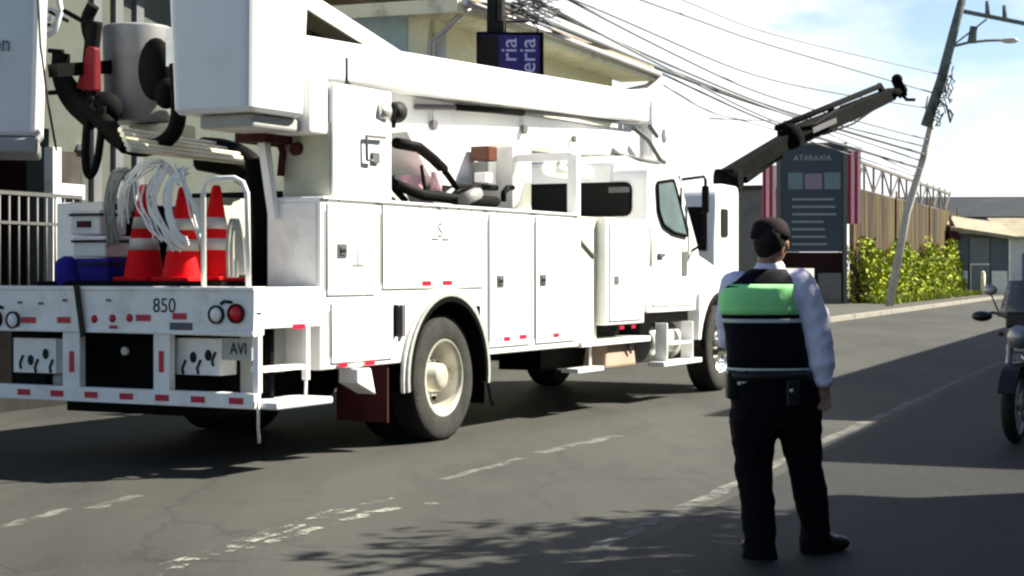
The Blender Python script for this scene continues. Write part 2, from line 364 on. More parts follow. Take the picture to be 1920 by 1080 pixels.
def copy_thing(o, parent=None):
    c = o.copy(); COL.objects.link(c); c.parent = parent
    for ch in list(o.children): copy_thing(ch, c)
    return c
def at(px, py, Y): return Vector(((px - 960) / F * Y, Y, CAMZ - (py - HZ) / F * Y))
def gnd(px, py, z=0):
    Y = (CAMZ - z) * F / (py - HZ); return Vector(((px - 960) / F * Y, Y, z))
def rounded(pts, rad, seg=5):
    out = []; n = len(pts)
    for i in range(n):
        p = Vector(pts[i]); a = Vector(pts[i - 1]); b = Vector(pts[(i + 1) % n]); r = rad[i] if isinstance(rad, (list, tuple)) else rad
        if r <= 0: out.append(tuple(p)); continue
        da = (a - p); db = (b - p); r1 = min(r, da.length * 0.49, db.length * 0.49); A = p + da.normalized() * r1; B = p + db.normalized() * r1
        for k in range(seg + 1):
            t = k / seg; q = A * (1 - t) ** 2 + p * 2 * t * (1 - t) + B * t * t; out.append(tuple(q))
    return out
# ---------------- ground, road, pavements ----------------
def lk(Y): return -9.9 + 0.4 * Y      # left kerb
def rk(Y): return 0.25 + 0.4 * Y      # right kerb
g = MB(); g.add([(-900, -200, -0.16), (1500, -200, -0.16), (1500, 2500, -0.16), (-900, 2500, -0.16)], [(0, 1, 2, 3)])
tag(g.build('ground', 'soil'), kind='structure')
def strip(name, L, Rr, z, m, kerbs=None):
    b = MB(); n = len(L); b.add([(x, y, z) for x, y in L] + [(x, y, z) for x, y in Rr], [(i, n + i, n + i + 1, i + 1) for i in range(n - 1)])
    return tag(b.build(name, m), kind='structure')
Ys = [-30, -5, 5, 10, 15, 20, 30, 40, 55, 70, 83]
Lp = [(lk(y) - (1.9 if y <= 20 else .9 if y == 30 else 0), y) for y in Ys] + [(27.5, 90), (34, 96), (60, 106), (160, 120)]
Rp = [(rk(y), y) for y in Ys] + [(40, 88.5), (50, 90), (80, 95), (170, 106)]
strip('road', Lp, Rp, 0.0, 'asphalt')
off = lambda P, d: [(x + d, y - 0.0) for x, y in P]
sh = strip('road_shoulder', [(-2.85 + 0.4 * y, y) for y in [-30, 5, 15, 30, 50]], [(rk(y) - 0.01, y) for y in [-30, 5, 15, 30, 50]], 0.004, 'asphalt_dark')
# kerbs and pavements
def kerb(P, sgn, name, m='kerb_concrete'):
    b = MB(); n = len(P)
    prof = [(0, -0.16), (0, 0.13), (0.15, 0.14), (0.15, -0.16)]
    vs = [(x + sgn * u, y, z) for x, y in P for u, z in prof]; fs = []
    for i in range(n - 1):
        for j in range(3): fs.append((i * 4 + j, i * 4 + j + 1, (i + 1) * 4 + j + 1, (i + 1) * 4 + j))
    b.add(vs, fs); return tag(b.build(name, m), kind='structure')
kerb(Lp[:7], -1, 'kerb', 'pavement_shaded'); kerb(Lp[6:], -1, 'kerb'); kerb(Rp, 1, 'kerb')
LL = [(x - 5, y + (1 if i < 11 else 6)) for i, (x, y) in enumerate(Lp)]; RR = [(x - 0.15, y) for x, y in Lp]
strip('pavement', LL[:7], RR[:7], 0.12, 'pavement_shaded'); strip('pavement', LL[6:], RR[6:], 0.12, 'pavement')
strip('pavement', [(x + 0.15, y) for x, y in Rp], [(x + 3.4, y - 1) for x, y in Rp], 0.12, 'pavement')
# faded markings
def seg(pts, wid, z, m, name):
    b = MB()
    for (x0, y0), (x1, y1), wd in pts:
        d = Vector((x1 - x0, y1 - y0)).normalized(); nn = Vector((d.y, -d.x)) * wd / 2
        k = 6; L = []
        for i in range(k + 1):
            t = i / k; x = x0 + (x1 - x0) * t; y = y0 + (y1 - y0) * t; j = 0.02 * math.sin(i * 2.1)
            L += [(x - nn.x + j, y - nn.y, z), (x + nn.x + j, y + nn.y, z)]
        b.add(L, [(2 * i, 2 * i + 1, 2 * i + 3, 2 * i + 2) for i in range(k)])
    return tag(b.build(name, m), kind='structure')
def gp(px, py): v = gnd(px, py); return (v.x, v.y)
seg([(gp(290, 1080), gp(470, 1010), .07), (gp(450, 1015), gp(640, 955), .06), (gp(470, 1030), gp(600, 990), .07), (gp(620, 985), gp(700, 962), .08), (gp(690, 962), gp(820, 945), .09),
     (gp(560, 985), gp(720, 940), .05), (gp(300, 1062), gp(560, 978), .05), (gp(660, 950), gp(760, 932), .05), (gp(380, 1050), gp(620, 968), .04)], 0, 0.005, 'worn_line', 'road_marking')
seg([(gp(1010, 850), gp(1160, 818), .12), (gp(170, 955), gp(260, 930), .1), (gp(0, 990), gp(130, 955), .08), (gp(830, 900), gp(980, 860), .08)], 0, 0.005, 'faint_line', 'road_marking')
seg([(gp(1080, 1050), gp(1230, 980), .09), (gp(1230, 980), gp(1385, 908), .11), (gp(1385, 908), gp(1560, 822), .1), (gp(1560, 822), gp(1720, 752), .12), (gp(1720, 752), gp(1830, 700), .1),
     (gp(1830, 700), gp(1990, 635), .1)], 0, 0.009, 'faint_line', 'road_edge_line')

# ---------------- facades on the left ----------------
ux, uy = 0.4 / math.hypot(.4, 1), 1 / math.hypot(.4, 1)      # along the road
RD = math.atan2(uy, ux)                                       # local +x along the road, +y to the left (away from the road)
def fac(Y, off=0): return Vector((-12.5 + 0.4 * Y - off * uy, Y + off * ux, 0))
# two storey cream building. local x along facade, y away from road
o0 = fac(27.8); LB = 9.5
cb = thing('shop_building', o0, RD, 'two-storey cream building with overhanging eaves and a blue-grey side wall behind the truck', 'building')
H = 5.55
b = MB(); b.box(0, LB, 0, 9, -0.1, H); cw = b.build('wall', ['wall_cream'], cb)
b = MB(); b.box(-0.03, -0.001, 0.35, 9, 0.0, H + 0.02); b.build('side_wall', 'wall_teal', cb, label='blue-grey rendered side wall')
b = MB(); b.prism([(-0.75, 5.62), (-0.75, 5.82), (4.5, 7.2), (9.5, 5.9), (9.5, 5.7), (4.5, 7.0), (-0.7, 5.55)], 'x', -0.5, LB + 0.6)
rf = b.build('roof', 'roof_tin', cb)
b = MB(); b.box(-0.5, LB + 0.6, -0.80, -0.76, 5.50, 5.74); b.box(-0.55, -0.5, -0.78, 4.4, 5.5, 5.72); b.build('fascia', 'trim_cream', rf)
b = MB(); b.box(-0.48, LB + 0.58, -0.74, 0, 5.50, 5.54); b.build('soffit', 'trim_cream', rf)
b = MB(); b.tube([(-0.5, -0.87, 5.66), (LB + 0.62, -0.87, 5.64)], 0.06, 8); b.tube([(LB + 0.55, -0.87, 5.6), (LB + 0.55, -0.6, 5.4), (LB + 0.3, -0.08, 5.3), (LB + 0.3, -0.08, 0.2)], 0.05, 8); b.build('gutter', 'steel_pipe', cb)
b = MB(); b.tube([(-0.3, -0.85, 5.6), (-0.12, -0.4, 5.3), (-0.02, -0.08, 5.1), (-0.02, -0.08, 0.2)], 0.055, 10); b.build('downpipe', 'steel_pipe', cb)
b = MB(); b.cyl((0.28, -0.1, 0), (0.28, -0.1, 5.3), 0.11, n=14); b.build('column', 'trim_white', cb)
b = MB(); b.box(0.6, LB, -0.03, -0.002, 4.25, 4.31); b.box(0.6, LB, -0.05, -0.002, 3.0, 3.15); b.build('cable_conduit', 'wood_pole', cb)
for i in range(3):
    x = 1.6 + i * 2.7
    b = MB(); b.box(x, x + 1.3, -0.04, 0.0, 3.35, 4.15); wd = b.build('window', 'trim_white', cb)
    b = MB(); b.box(x + .06, x + 1.24, -0.055, -0.041, 3.41, 4.09); b.build('pane', 'window_dark', wd)
# upstairs window band under the eaves: paler panel
b = MB(); b.box(0.5, LB - .1, -0.012, -0.001, 3.2, 4.2); b.build('wall_band', 'wall_grey', cb, label='greyer painted band below the conduit')
b = MB(); b.box(6.6, 7.6, -0.55, -0.02, 3.6, 3.95); b.build('awning_light', 'wood_pole', cb)
# near building behind the truck's rear
o1 = fac(15.0); LA = 11.3
nb = thing('garage_house', o1, RD, 'grey-green house with dark garage opening and barred railing behind the rear of the truck', 'building')
b = MB()
def X(px):   # facade local x of an image column
    k = (px - 960) / F; Y = 12.5 / (0.4 - k) * 1.0; return (Y - 15.0) / uy
def Zf(px, py): k = (px - 960) / F; Y = 12.5 / (0.4 - k); return CAMZ - (py - HZ) / F * Y
xa = X(92)
zr = lambda x: 5.05 - .16 * (x - 8.6) - .06
b.prism([(xa, -.1), (LA, -.1), (LA, zr(LA)), (xa, zr(xa))], 'y', 0, 7); b.box(0, xa, 0.0, 0.25, 2.95, 5.6); b.box(0, xa, 2.8, 7, -0.1, 5.6); b.box(-0.2, 0.0, 0, 7, -0.1, 5.6)
b.build('wall', 'wall_sage', nb)
b = MB(); b.box(0, xa, 0.3, 2.79, -0.08, 0.1); b.box(0, xa, 2.6, 2.79, 0.1, 2.95); b.box(0, xa, .26, 2.79, 2.96, 3.1); b.box(xa - .04, xa - .002, 0.3, 2.6, 0.1, 2.95); b.build('garage_interior', 'dark_opening', nb)
b = MB(); b.box(xa - 0.02, xa + 0.12, -0.07, 0.05, 0.1, 2.75); b.box(xa + .12, xa + .55, -0.07, -.002, 2.2, 2.36); b.box(xa + .5, xa + .6, -0.09, -.002, 2.75, 2.82); b.build('door_frame', 'trim_white', nb)
b = MB(); b.box(xa + .14, xa + .56, -.03, -.002, 1.0, 2.19); b.box(xa + .14, xa + .56, -.03, -.002, 2.37, 2.72); b.build('side_window', 'window_dark', nb)
b = MB()
for i in range(3): b.box(xa + .75 + i * .42, xa + .9 + i * .42, -.05, -.002, .1, 4.9)
b.build('pilaster', 'wall_grey', nb)
# shed roof with pale bargeboard sloping down to the right
bx0, bx1 = X(560), X(770)
b = MB(); b.prism([(-.4, zr(-.4) + .06), (LA + .4, zr(LA + .4) + .06), (LA + .4, zr(LA + .4) + .002), (-.4, zr(-.4) + .002)], 'y', -0.6, 7.2); nr = b.build('roof', 'roof_tin', nb)
b = MB(); b.prism([(-.45, zr(-.45) + .12), (LA + .45, zr(LA + .45) + .12), (LA + .45, zr(LA + .45) - .12), (-.45, zr(-.45) - .12)], 'y', -0.66, -0.61); b.build('bargeboard', 'trim_white', nr)
b = MB(); b.prism([(X(585), 2.5), (LA - .02, 2.5), (LA - .02, zr(LA) - .02), (X(585), zr(X(585)) - .02)], 'y', -0.05, -.003); b.build('shutter', 'window_dark', nb, label='dark brown opening under the sloping roof edge')
# railing of the garage (its own thing)
rl = thing('railing', fac(15.0, -0.35), RD, 'grey barred metal railing in front of the dark garage opening', 'railing')
b = MB(); b.box(0, xa + .1, -0.02, 0.02, 2.18, 2.22); b.box(0, xa + .1, -.02, .02, 1.88, 1.91); b.build('rail', 'rail_grey', rl)
b = MB(); b.box(0, xa + .1, -0.06, 0.06, 0.1, 0.95); b.build('low_wall', 'chassis_black', rl)
n = 26
for i in range(n):
    x = (xa + .05) * (i + .3) / n; b = MB(); b.cyl((x, 0, 0.95), (x, 0, 2.2), 0.014, n=6); b.build('bar', 'rail_grey', rl)
# scroll lantern bracket on the near house
lb = thing('lantern_bracket', fac(0), 0, 'white scrolled wrought-iron bracket high on the wall, left end', 'bracket'); p = at(92, 30, 17.6); lb.location = p
b = MB(); pts = []
for i in range(30):
    t = i / 29 * 2.6 * math.pi; r = .015 + .012 * t; pts.append((r * math.cos(t), 0, -r * math.sin(t)))
b.tube(pts, .02, 6); b.tube([(0.08, 0, .3), (0.12, 0, .05), (.06, 0, -.15), (-.02, 0, -.2)], .03, 6); b.build('scroll', 'trim_white', lb)
b = MB(); b.tube([(-.08, -.02, .3), (-.13, -.02, .05), (-.06, -.02, -.1), (.02, -.02, -.09)], .016, 6); b.tube([(.0, 0.0, 0.05), (.1, .35, 0.0)], .02, 6); b.build('bracket_arm', 'chassis_black', lb)

# near utility pole with blue sign and tangled wires
np_ = thing('utility_pole', (-0.25, 27.0, 0.12), 0, 'dark wooden utility pole standing upright behind the truck boom', 'utility pole')
b = MB(); b.cyl((0, 0, -.3), (0, 0, 9.6), .17, .13, 16); b.build('pole_shaft', 'wood_pole', np_)
b = MB(); b.beam((-.9, -.15, 8.9), (.9, -.15, 8.9), .1, .12); b.build('crossarm', 'wood_pole', np_)
for x in (-.8, .1, .8):
    b = MB(); b.lathe([(0, 0), (.05, 0), (.06, .04), (.03, .07), (.05, .1), (0, .14)], (x, -.15, 8.96), 'z', 12); b.build('insulator', 'grey_paint', np_)
b = MB(); b.box(-.12, .12, -.24, -.16, 4.2, 5.2); b.tube([(-.05, -.2, 3), (-.04, -.2, 7)], .03, 6); b.tube([(.08, -.18, 3), (.08, -.18, 7)], .02, 6); b.build('cable_box', 'wood_pole', np_)
bs = thing('blue_shop_sign', at(958, 150, 26.7), R(4), 'blue vertical shop sign with pale rotated lettering hung behind the dark pole', 'sign')
q = 26.7 / F
b = MB(); b.box(-60 * q, 60 * q, -.04, .12, -1.1, 85 * q); b.build('panel', 'sign_blue', bs, .01)
b = MB(); b.box(-64 * q, -60 * q, -.06, .14, -1.1, 88 * q); b.box(54 * q, 61 * q, -.06, .14, -1.1, 88 * q); b.box(-64 * q, 61 * q, -.06, .14, 85 * q, 89 * q); b.build('sign_frame', 'chassis_black', bs)
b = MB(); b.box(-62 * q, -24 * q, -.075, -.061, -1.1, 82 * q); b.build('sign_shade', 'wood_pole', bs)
text('lettering', 'ria', .36, 'sign_letter', bs, frame((-3 * q, -.05, 78 * q), (0, 0, 1), (-1, 0, 0)), .006, 1.0, 'RIGHT')
text('lettering', 'eria', .36, 'sign_letter', bs, frame((32 * q, -.05, 78 * q), (0, 0, 1), (-1, 0, 0)), .006, 1.0, 'RIGHT')
b = MB(); b.tube([(-10 * q, 0, 88 * q), (-10 * q, .05, 110 * q), (50 * q, 0, 110 * q), (50 * q, 0, 88 * q)], .015, 6); b.build('hanger', 'chassis_black', bs)

# ---------------- leaning pole ----------------
base = gnd(1662, 580); top = at(1815, -30, 63)
lp = thing('leaning_utility_pole', base, 0, 'utility pole leaning far to the right with tangled cables and crossarm', 'utility pole')
T = lambda px, py, Y=63.0: at(px, py, Y) - base
b = MB(); b.smooth = True; b.tube([(0, 0, -.4), T(1700, 400), T(1730, 300), T(1748, 225)], [.16, .14, .13, .12], 12); b.build('lower_shaft', 'pole_light', lp, label='pale lower length of the pole')
b = MB(); b.tube([T(1736, 236, 62.7), T(1765, 150, 62.7), T(1788, 60, 62.7), T(1812, -30, 62.7)], [.2, .19, .17, .15], 12); b.build('upper_shaft', 'pole_far', lp, label='dark upper length of the pole')
b = MB(); b.beam(T(1800, 20), T(1990, 58), .12, .14); b.build('crossarm', 'pole_far', lp)
b = MB(); b.beam(T(1787, 85), T(1850, 36), .06, .06); b.build('arm_brace', 'pole_far', lp)
for px, py in ((1852, 24), (1884, 32), (1940, 42)):
    b = MB(); b.cyl(T(px, py + 8), T(px - 1, py - 22), .10, .07, 8); b.build('insulator', 'pole_far', lp)
b = MB(); b.cyl(T(1822, 80), T(1826, 50), .16, .14, 10); b.build('transformer', 'pole_far', lp)
b = MB(); b.tube([T(1790, 86), T(1815, 80), T(1850, 76), T(1885, 75)], .05, 8); la = b.build('lamp_arm', 'pole_far', lp)
b = MB(); b.ball(T(1893, 76), (.34, .15, .11), 14, 8); b.build('lamp_head', 'grey_paint', la)
rnd = random.Random(3)
b = MB()
for i in range(26):
    px = 1772 + rnd.uniform(-22, 14); py = rnd.uniform(110, 225); px = 1745 + (225 - py) * .28 + rnd.uniform(-6, 16)
    pts = []; x, y = px, py
    for k in range(6): pts.append(T(x, y, 62.5 + rnd.uniform(-.3, .3))); x += rnd.uniform(-9, 9); y += rnd.uniform(-4, 14)
    b.tube(pts, .025, 4)
b.tube([T(1740, 180), T(1736, 200), T(1738, 215), T(1745, 222)], .03, 4); b.tube([T(1752, 180), T(1775, 200), T(1782, 230), T(1786, 215), T(1780, 205)], .05, 5)
b.build('cable_tangle', 'wire_black', lp)

# ---------------- overhead wires (each its own thing) ----------------
def wire(pts, r, m, label):
    P = [at(*p) for p in pts]; out_ = []
    for i in range(len(P) - 1):
        for k in range(10):
            t = k / 10; v = P[i].lerp(P[i + 1], t); out_.append(v)
    out_.append(P[-1])
    # smooth with catenary like averaging
    for _ in range(12): out_ = [out_[0]] + [(out_[i - 1] + out_[i] * 2 + out_[i + 1]) / 4 for i in range(1, len(out_) - 1)] + [out_[-1]]
    b = MB(); b.tube(out_, r, 5); o = b.build('overhead_wire', m); return tag(o, label, 'wire', 'overhead wires along the street')
W = [
 ([(935, -40, 27), (1245, 128, 41), (1480, 218, 52), (1722, 300, 63)], .03, 'wire_pale', 'grey overhead wire meeting the pole at its pale part'),
 ([(935, -30, 27), (1160, 80, 37), (1440, 228, 50), (1717, 312, 63)], .028, 'wire_pale', 'overhead wire ending lowest on the leaning pole'),
 ([(935, -70, 27), (1200, 70, 40), (1420, 178, 50), (1740, 262, 63)], .03, 'wire_pale', 'overhead wire crossing above the crane arm knuckle'),
 ([(935, 10, 26.9), (1060, 55, 31), (1245, 133, 39), (1400, 192, 50), (1735, 290, 63)], .045, 'wire_black', 'thick black cable hugging the eaves of the cream building'),
 ([(935, 0, 27.1), (1080, 62, 33), (1245, 140, 40.5), (1440, 232, 52), (1730, 318, 63)], .028, 'wire_black', 'thin black cable just under the thick eaves cable'),
 ([(960, -90, 27), (1180, -8, 36), (1310, 38, 45), (1412, 76, 52), (1752, 175, 63)], .03, 'wire_pale', 'upper grey wire passing alone across the white sky'),
 ([(935, -120, 27), (1250, -14, 40), (1420, 60, 50), (1765, 140, 63)], .02, 'wire_pale', 'highest faint wire across the pale sky'),
 ([(1245, 160, 40.5), (1330, 212, 46), (1420, 232, 52), (1715, 330, 63)], .02, 'wire_pale', 'faint wire starting from the gutter end of the cream building'),
 ([(935, 20, 26.8), (1010, 45, 29), (1100, 88, 34), (1200, 125, 38.6)], .025, 'wire_black', 'short black cable sagging from the dark pole to the gutter'),
]
W += [
 ([(935, -55, 27.1), (1130, 20, 35), (1420, 150, 50), (1752, 205, 63)], .028, 'wire_pale', 'grey wire in the middle of the fan above the gutter'),
 ([(935, -15, 26.9), (1100, 52, 33.5), (1245, 118, 41), (1450, 205, 52), (1738, 276, 63)], .026, 'wire_black', 'dark wire running just over the gutter then below the middle fan'),
 ([(1330, 222, 46), (1420, 226, 52), (1500, 226, 57), (1716, 325, 64)], .02, 'wire_pale', 'low almost level pale wire left of the crane arm')]
for a in W: wire(*a)
rnd = random.Random(11)
b = MB()
for i in range(22):
    x = rnd.uniform(945, 985); y = rnd.uniform(-30, 30); pts = []
    dy = rnd.uniform(8, 14)
    for k in range(7): pts.append(at(x, y, 27 + rnd.uniform(0, 1.0) + k * .25)); x += rnd.uniform(6, 18); y += rnd.uniform(-7, dy)
    b.tube(pts, .012, 4)
tag(b.build('wire_tangle', 'wire_black'), 'tangle of loose black wires right of the dark upright pole', 'wires')

# ---------------- sign tower and corrugated wall ----------------
sg = thing('sign_tower', gnd(1510, 573), R(-3), 'tall dark slate sign board with maroon side columns beyond the officer', 'sign tower')
q = 65.5 / F; sg.location = (at(1510, 573, 68)[0], 66.5, 0); q = 66.5 / F
zz = lambda py: CAMZ - (py - HZ) * q
b = MB(); b.box(-58 * q, 56 * q, -.15, .15, zz(472), zz(272)); b.build('board', 'sign_slate', sg)
b = MB(); b.box(57 * q, 64 * q, -.2, .2, zz(578), zz(268)); b.box(-66 * q, -59 * q, -.2, .2, zz(560), zz(268)); b.box(-60 * q, 60 * q, -.2, .2, zz(273), zz(268)); b.build('sign_frame', 'grey_mark', sg)
for x0, x1, y0, y1 in ((66, 90, 283, 420), (-92, -68, 310, 410)):
    b = MB(); k = (x1 - x0) / 4
    for i in range(4):
        b.m = i % 2; b.box((x0 + i * k) * q, (x0 + (i + 1) * k) * q, -.12 - .01 * i, .12, zz(y1), zz(y0))
    b.build('side_column', ['sign_maroon', 'pink_stripe'], sg)
b = MB(); b.box(66 * q, 92 * q, -.16, .16, zz(284), zz(277)); b.build('column_cap', 'trim_white', sg)
text('sign_title', 'ATARAXIA', .30, 'sign_letter_grey', sg, frame((0, -.16, zz(297)), (1, 0, 0), (0, 0, 1)), .005, 1.0)
b = MB(); b.box(-45 * q, -18 * q, -.158, -.151, zz(355), zz(324)); b.build('picture_patch', 'sign_patch', sg); b = MB(); b.box(22 * q, 52 * q, -.158, -.151, zz(355), zz(324)); b.build('picture_patch', 'sign_patch', sg)
b = MB(); b.box(-14 * q, 18 * q, -.158, -.151, zz(355), zz(326)); b.build('picture_patch', 'sign_patch_purple', sg)
b = MB()
for y in range(372, 462, 14): b.box(-38 * q, (44 - (y * 7) % 25) * q, -.158, -.151, zz(y + 4), zz(y))
b.build('text_lines', 'sign_text', sg)
b = MB(); b.box(-58 * q, 56 * q, .0, .4, zz(578), zz(473)); b.build('base_wall', 'dark_opening', sg)
b = MB(); b.box(10 * q, 52 * q, -.4, -.01, 0, zz(512)); b.build('meter_box', 'wall_grey', sg)

# corrugated wall: local x along the wall
wo = Vector((-13.6 + .4 * 67.5, 67.5, 0)); WL = (97 - 67.5) / uy
cw = thing('corrugated_wall', wo, RD, 'rusty corrugated zinc wall behind the leaning pole', 'wall')
b = MB(); n = 300; vs = []
for i in range(n + 1):
    x = WL * i / n; y = .07 * math.sin(i * math.pi / 2 + .4)
    hh = 4.68 + .03 * math.sin(x * .5)
    vs += [(x, y, -.1), (x, y, hh), (x, y + .03, hh), (x, y + .03, -.1)]
b.add(vs, [(4 * i + j, 4 * i + 4 + j, 4 * i + 4 + (j + 1) % 4, 4 * i + (j + 1) % 4) for i in range(n) for j in range(4)]); b.build('sheeting', 'zinc_rusty', cw)
b = MB()
for x in (0, WL * .33, WL * .66, WL): b.box(x - .06, x + .06, -.12, -.05, -.1, 5.0)
b.build('wall_post', 'rust_iron', cw)
tr = thing('roof_truss', wo + Vector((0, 0, 0)), RD, 'open steel lattice truss above the corrugated wall', 'truss')
b = MB(); b.beam((0, .3, 4.75), (WL, .3, 4.7), .12, .12); b.beam((0, .3, 5.95), (WL, .3, 5.75), .12, .12); b.build('chord', 'truss_steel', tr)
b = MB(); k = 14
for i in range(k):
    x0 = WL * i / k; x1 = WL * (i + 1) / k; b.beam((x0, .3, 4.75), (x0, .3, 5.93), .09, .09)
    b.beam((x0, .3, 4.75 if i % 2 else 5.93), (x1, .3, 5.9 if i % 2 else 4.75), .07, .07)
b.build('lattice', 'truss_steel', tr)

# foliage helper
def leaves(b, c, r, n, s, rnd, flat=1.0):
    for _ in range(n):
        while True:
            v = Vector((rnd.uniform(-1, 1), rnd.uniform(-1, 1), rnd.uniform(-1, 1)))
            if v.length < 1: break
        p = Vector((c[0] + v.x * r[0], c[1] + v.y * r[1], c[2] + v.z * r[2]))
        a = Vector((rnd.uniform(-1, 1), rnd.uniform(-1, 1), rnd.uniform(-1, 1))).normalized(); d = a.orthogonal().normalized(); d.rotate(Matrix.Rotation(rnd.uniform(0, 6.28), 3, a)); e = a.cross(d)
        l = s * rnd.uniform(.6, 1.4); wd = l * .45
        b.m = rnd.choice((0, 0, 1, 2)); b.add([p - d * l, p + e * wd, p + d * l, p - e * wd], [(0, 1, 2, 3)])
rnd = random.Random(5)
def hedge(name, x0, x1, h, dens, label, cat):
    h_ = thing(name, wo, RD, label, cat); b = MB(); x = x0
    while x < x1:
        hh = h * (0.7 + .35 * rnd.random()) * (.85 + .15 * math.sin(x * .7 + 1))
        for k in range(int(hh / .35)):
            z = .15 + k * .38; leaves(b, (x + rnd.uniform(-.3, .3), -.35 - .35 * (1 - z / 4), z), (.5, .3 + .25 * (1 - z / h), .35), int(dens * (2.8 - 1.5 * z / h)), .12, rnd)
        x += .45
    b.build('foliage', ['leaf_lime', 'leaf_green', 'leaf_olive'], h_)
    b = MB()
    for i in range(14):
        x = rnd.uniform(x0, x1); b.tube([(x, -.3, 0), (x + rnd.uniform(-.3, .3), -.25, h * .4), (x + rnd.uniform(-.6, .6), -.12, h * .8)], [.025, .018, .008], 5)
    b.build('stem', 'bark', h_)
hedge('climbing_vine', 0.3, WL * .42, 2.9, 26, 'lime-green climbing vine on the corrugated wall left of the leaning pole', 'vine')
hedge('climbing_vine', WL * .46, WL * .98, 3.0, 22, 'taller yellow-green vine on the corrugated wall right of the leaning pole', 'vine')
# rough grass verge
b = MB(); rnd = random.Random(8)
for i in range(5000):
    t = rnd.random(); x = -1 + WL * t; y = -rnd.uniform(.3, 1.3) - .6; z = .12; hgt = rnd.uniform(.08, .35); a = rnd.uniform(0, 3.14); wv = .03
    b.m = rnd.choice((0, 1, 2)); b.add([(x - wv * math.cos(a), y - wv * math.sin(a), z), (x + wv * math.cos(a), y + wv * math.sin(a), z), (x + rnd.uniform(-.1, .1), y + rnd.uniform(-.1, .1), z + hgt)], [(0, 1, 2)])
gr = b.build('grass', ['leaf_lime', 'leaf_green', 'leaf_olive']); gr.location = wo; gr.rotation_euler = (0, 0, RD); tag(gr, kind='stuff')

# tall overgrown shrub at the foot of the sign
def shrub(loc, h, label):
    s_ = thing('shrub', loc, 0, label, 'shrub'); b = MB()
    for i in range(9): leaves(b, (rnd.uniform(-.25, .25), rnd.uniform(-.2, .2), .2 + h * i / 9), (.3, .3, .3), 40, .08, rnd)
    b.build('foliage', ['leaf_olive', 'leaf_green', 'leaf_lime'], s_)
    b = MB(); b.tube([(0, 0, 0), (.05, 0, h * .5), (0, 0, h)], [.05, .03, .01], 6); b.build('stem', 'bark', s_)
shrub((13.0, 66.8, .12), 2.6, 'narrow olive shrub beside the right foot of the slate sign')
shrub((21.2, 88.0, .12), .9, 'low dark shrub at the wall foot right of the leaning pole')

# gate house, warehouse and neighbours
q = 93 / F
gh = thing('gate_house', (at(1837, 556, 93)[0], 93, 0), R(-2), 'small house with cream tin roof and grey gates with white lower panels', 'house')
zz = lambda py: CAMZ - (py - HZ) * q
b = MB(); b.box(-56 * q, 56 * q, .1, 4, -.1, zz(438)); b.build('wall', 'gate_grey', gh)
b = MB(); b.add([(-60 * q, -.6, zz(425)), (66 * q, -.6, zz(444)), (60 * q, 2.4, zz(416)), (-60 * q, 2.4, zz(398)), (-60 * q, -.6, zz(432)), (66 * q, -.6, zz(451)), (60 * q, 2.4, zz(424)), (-60 * q, 2.4, zz(408))],
    [(0, 1, 2, 3), (7, 6, 5, 4), (0, 4, 5, 1), (1, 5, 6, 2), (2, 6, 7, 3), (3, 7, 4, 0)]); b.build('roof', 'roof_tin', gh)
b = MB(); b.add([(-62 * q, -.62, zz(470)), (-60 * q, -.62, zz(405)), (-36 * q, -.2, zz(446)), (-50 * q, -.2, zz(470))], [(0, 1, 2, 3)]); o = b.build('gable_board', 'maroon_rubber', gh); s_ = o.modifiers.new('s', 'SOLIDIFY'); s_.thickness = .05
for i, (x0, x1, m_) in enumerate(((-50, -22, 'gate_grey'), (-19, 18, 'gate_mesh_grey'), (20, 52, 'gate_grey'))):
    b = MB(); b.box(x0 * q, x1 * q, .0, .06, .05, zz(446)); gt = b.build('gate', m_, gh)
    if i != 1: b = MB(); b.box((x0 + 2) * q, (x1 - 1) * q, -.05, -.01, .08, zz(508)); b.build('lower_panel', 'gate_white', gt)
    else: b = MB(); b.box(x0 * q, x1 * q, -.04, -.01, zz(497), zz(494)); b.box(-18 * q, -16 * q, -.04, -.01, .05, zz(494)); b.build('gate_bar', 'white_plastic', gt)
b = MB(); b.box(-55 * q, -52 * q, -.1, .08, 0, zz(446)); b.box(53 * q, 57 * q, -.1, .08, 0, zz(446)); b.build('gate_post', 'trim_white', gh)
bo = thing('bollard', (at(1843, 557, 91)[0], 91, 0.12), 0, 'cream concrete bollard in front of the grey gates', 'bollard')
b = MB(); b.cyl((0, 0, 0), (0, 0, 1.15), .13, .12, 10); b.ball((0, 0, 1.15), .12); b.build('post', 'trim_cream', bo)
nh = thing('white_house', (at(1925, 556, 97)[0], 97, 0), R(-2), 'pale house with projecting tin roof at the right edge', 'house')
b = MB(); b.box(-1.1, 6, .2, 5, -.1, 3.6); b.build('wall', 'gate_white', nh)
b = MB(); b.add([(-1.5, -.7, 3.35), (6, -.7, 3.35), (6, 3, 4.5), (-1.5, 3, 4.5), (-1.5, -.7, 3.2), (6, -.7, 3.2), (6, 3, 4.35), (-1.5, 3, 4.35)], [(0, 1, 2, 3), (7, 6, 5, 4), (0, 4, 5, 1), (1, 5, 6, 2), (2, 6, 7, 3), (3, 7, 4, 0)]); b.build('roof', 'roof_tin', nh)
b = MB(); b.box(-.2, .7, .14, .19, 0, 2.4); b.build('door', 'gate_mesh_grey', nh)
wh = thing('warehouse', (38, 128, 0), R(-4), 'long dark grey warehouse roof behind the gate house', 'building')
b = MB(); b.box(-7.5, 12, 0, 20, -.1, 5.2); b.build('wall', 'wall_grey', wh)
b = MB(); b.prism([(-.8, 5.2), (-.8, 5.45), (10, 7.4), (20.8, 5.45), (20.8, 5.2)], 'x', -8, 12.5); b.build('roof', 'roof_grey', wh)
b = MB(); b.box(-7.9, 12, -.9, -.82, 4.9, 5.25); b.build('fascia', 'grey_paint', wh)
